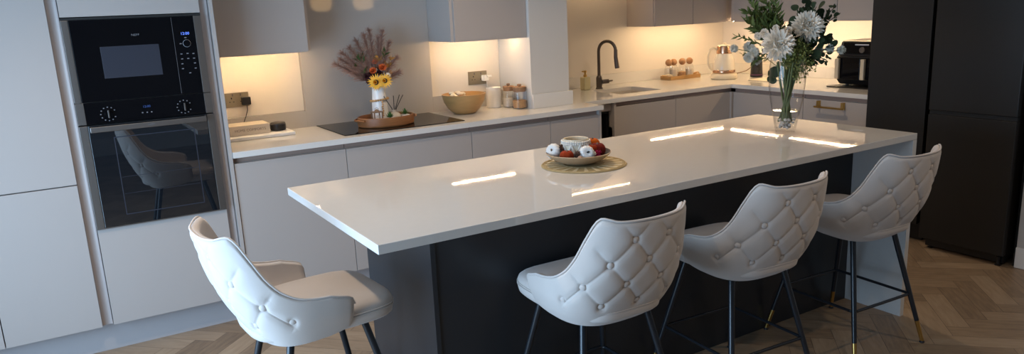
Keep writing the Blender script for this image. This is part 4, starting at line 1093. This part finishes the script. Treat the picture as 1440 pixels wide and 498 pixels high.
for tip, bend in (((2.242, .645, 1.546), (0, 0, .02)), ((2.249, .617, 1.48), (-.01, 0, .04)), ((2.29, .60, 1.57), (0, 0, 0)), ((2.339, .594, 1.52), (0, 0, 0)), ((2.20, .62, 1.44), (0, 0, .04)), ((2.26, .58, 1.44), (0, 0, .02)), ((2.31, .57, 1.60), (0, 0, 0)), ((2.23, .60, 1.41), (0, 0, .03)), ((2.27, .62, 1.50), (0, 0, .03)), ((2.32, .61, 1.50), (0, 0, .0)), ((2.22, .64, 1.49), (0, 0, .03)), ((2.29, .56, 1.47), (0, 0, .0)), ((2.26, .60, 1.42), (0, 0, .02)), ((2.33, .58, 1.46), (0, 0, .0))):
    branch(tip, bend, 22, .019, M['green'], 'foliage_branch', 'blade', start=.3)
for tip, bend in (((2.13, .63, 1.38), (0, 0, .04)), ((2.15, .60, 1.29), (0, 0, .05)), ((2.17, .56, 1.25), (0, 0, .05))):
    branch(tip, bend, 12, .012, M['green'], 'foliage_branch', 'blade', start=.5)
for tip in ((2.302, .413, 1.20), (2.33, .39, 1.25), (2.36, .40, 1.30), (2.29, .42, 1.29), (2.34, .43, 1.34), (2.38, .38, 1.22), (2.31, .39, 1.17), (2.35, .40, 1.19), (2.40, .41, 1.29), (2.26, .43, 1.24)):
    branch(tip, (0, -.01, .06), 20, .012, M['ltgreen'], 'fern_sprig', 'tiny', start=.25, spread=.026)
branch((2.402, .50, 1.42), (0, 0, 0), 10, .018, M['dkgreen'], 'eucalyptus_branch')
branch((2.40, .48, 1.34), (0, 0, 0), 10, .018, M['dkgreen'], 'eucalyptus_branch')
branch((2.33, .56, 1.47), (0, 0, 0), 14, .008, M['petalgrey'], 'dusty_flower_spray', 'tiny', start=.5, spread=.03)
# one dark leaf hanging inside the vase on the left
b = MB(); round_leaf(b, (2.258, .498, 1.20), (-.6, -.75, .1), .030); round_leaf(b, (2.252, .506, 1.165), (-.7, -.6, -.2), .022); b.build('drooping_leaf', M['dkgreen'], bq, smooth=True)
rs = random.Random(5)
for k in range(24):
    a = rs.uniform(0, 6.28); r0 = rs.uniform(.008, .036); r1 = rs.uniform(.02, .062); a2 = a+PI+rs.uniform(-.9, .9)
    p0 = Vector((gx+r0*math.cos(a), gy+r0*math.sin(a), ZV+.05)); p1 = Vector((gx+r1*math.cos(a2), gy+r1*math.sin(a2), ZV+.34))
    o = MB().tube([p0, p0.lerp(p1, .5)+Vector((rs.uniform(-.006, .006), rs.uniform(-.006, .006), 0)), p1], rs.choice((.003, .0040, .0048)), 8).build('flower_stem', M['bluestem'] if k == 3 else M['stem'], bq)
    if k == 3: o['label'] = 'blue wrapped stem'

# ------------------------------------------------------------------ pendants (out of frame, mirrored in the splashback)
for k, (x, lb) in enumerate(((.99, 'amber glass pendant over the island, leftmost of the three'), (1.37, 'amber glass pendant over the island, middle of the three'), (1.75, 'amber glass pendant over the island, rightmost of the three'))):
    t = thing('pendant_lamp', lb, 'lamp', (x, .47, 1.597), group='pendants over the island')
    MB().lathe([(1e-4, 0), (.05, .004), (.080, .025), (.09, .06), (.088, .20), (.06, .26), (.02, .28), (1e-4, .28)], (x, .47, 1.597), n=36).build('lamp_shade', M['amberglass'], t)
    MB().tube([(x, .47, 1.8775), (x, .47, 2.398)], .004, 8).build('cord', M['black'], t)


# ------------------------------------------------------------------ lights
def area(name, loc, rot, sx, sy, col, power, portal=False):
    l = bpy.data.lights.new(name, 'AREA'); l.shape = 'RECTANGLE'; l.size = sx; l.size_y = sy; l.color = col; l.energy = power
    o = bpy.data.objects.new(name, l); COL.objects.link(o); o.location = loc; o.rotation_euler = rot
    if portal: l.cycles.is_portal = True
    return o
area('window_daylight', (-1.86, .15, .88), (0, -PI/2, 0), 1.65, 2.1, (.45, .70, 1.0), 118)
for i, (x, y, pw) in enumerate(((-.6, .75, 66), (1.3, 1.35, 40), (3.0, 1.35, 44), (2.6, -1.3, 26), (.9, -1.5, 24))):
    t = thing('downlight', 'recessed warm ceiling downlight', 'light', (x, y, 2.385), group='recessed ceiling downlights')
    MB().lathe([(.045, 2.386), (.045, 2.3995), (.034, 2.3995), (.034, 2.386)], (x, y, 0), n=24).build('bezel', M['whitepl'], t)
    l = bpy.data.lights.new('downlight_lamp', 'SPOT'); l.energy = pw; l.color = (1, .77, .53); l.spot_size = 2.3; l.spot_blend = .8; l.shadow_soft_size = .035
    o = bpy.data.objects.new('downlight_lamp', l); COL.objects.link(o); o.location = (x, y, 2.38)
w = bpy.data.worlds.new('sky'); bpy.context.scene.world = w; w.use_nodes = True
w.node_tree.nodes['Background'].inputs[0].default_value = (.45, .62, .9, 1); w.node_tree.nodes['Background'].inputs[1].default_value = .6

# ------------------------------------------------------------------ camera
cam = bpy.data.cameras.new('camera'); co = bpy.data.objects.new('camera', cam); COL.objects.link(co)
r2 = Vector((0.84537028, -0.53257001, -0.04145201)); u2 = Vector((0.15648607, 0.17270615, 0.97246321)); fw = Vector((0.51074572, 0.82857816, -0.22934043))
mw = Matrix.Identity(4)
for i in range(3): mw[i][0] = r2[i]; mw[i][1] = u2[i]; mw[i][2] = -fw[i]
mw[0][3], mw[1][3], mw[2][3] = -.7245, -1.9869, 1.5533
co.matrix_world = mw
cam.sensor_width = 36; cam.lens = 1062.9161/1440*36; cam.shift_x = (720-736.8895)/1440; cam.shift_y = (262.1209-249)/1440; cam.clip_start = .05
sc = bpy.context.scene; sc.camera = co
sc.view_settings.view_transform = 'Standard'; sc.view_settings.look = 'None'; sc.view_settings.gamma = 1; sc.view_settings.exposure = 0
sc.view_settings.use_curve_mapping = False
try: sc.cycles.max_bounces = 14; sc.cycles.transmission_bounces = 12; sc.cycles.transparent_max_bounces = 16; sc.cycles.caustics_refractive = False
except Exception: pass
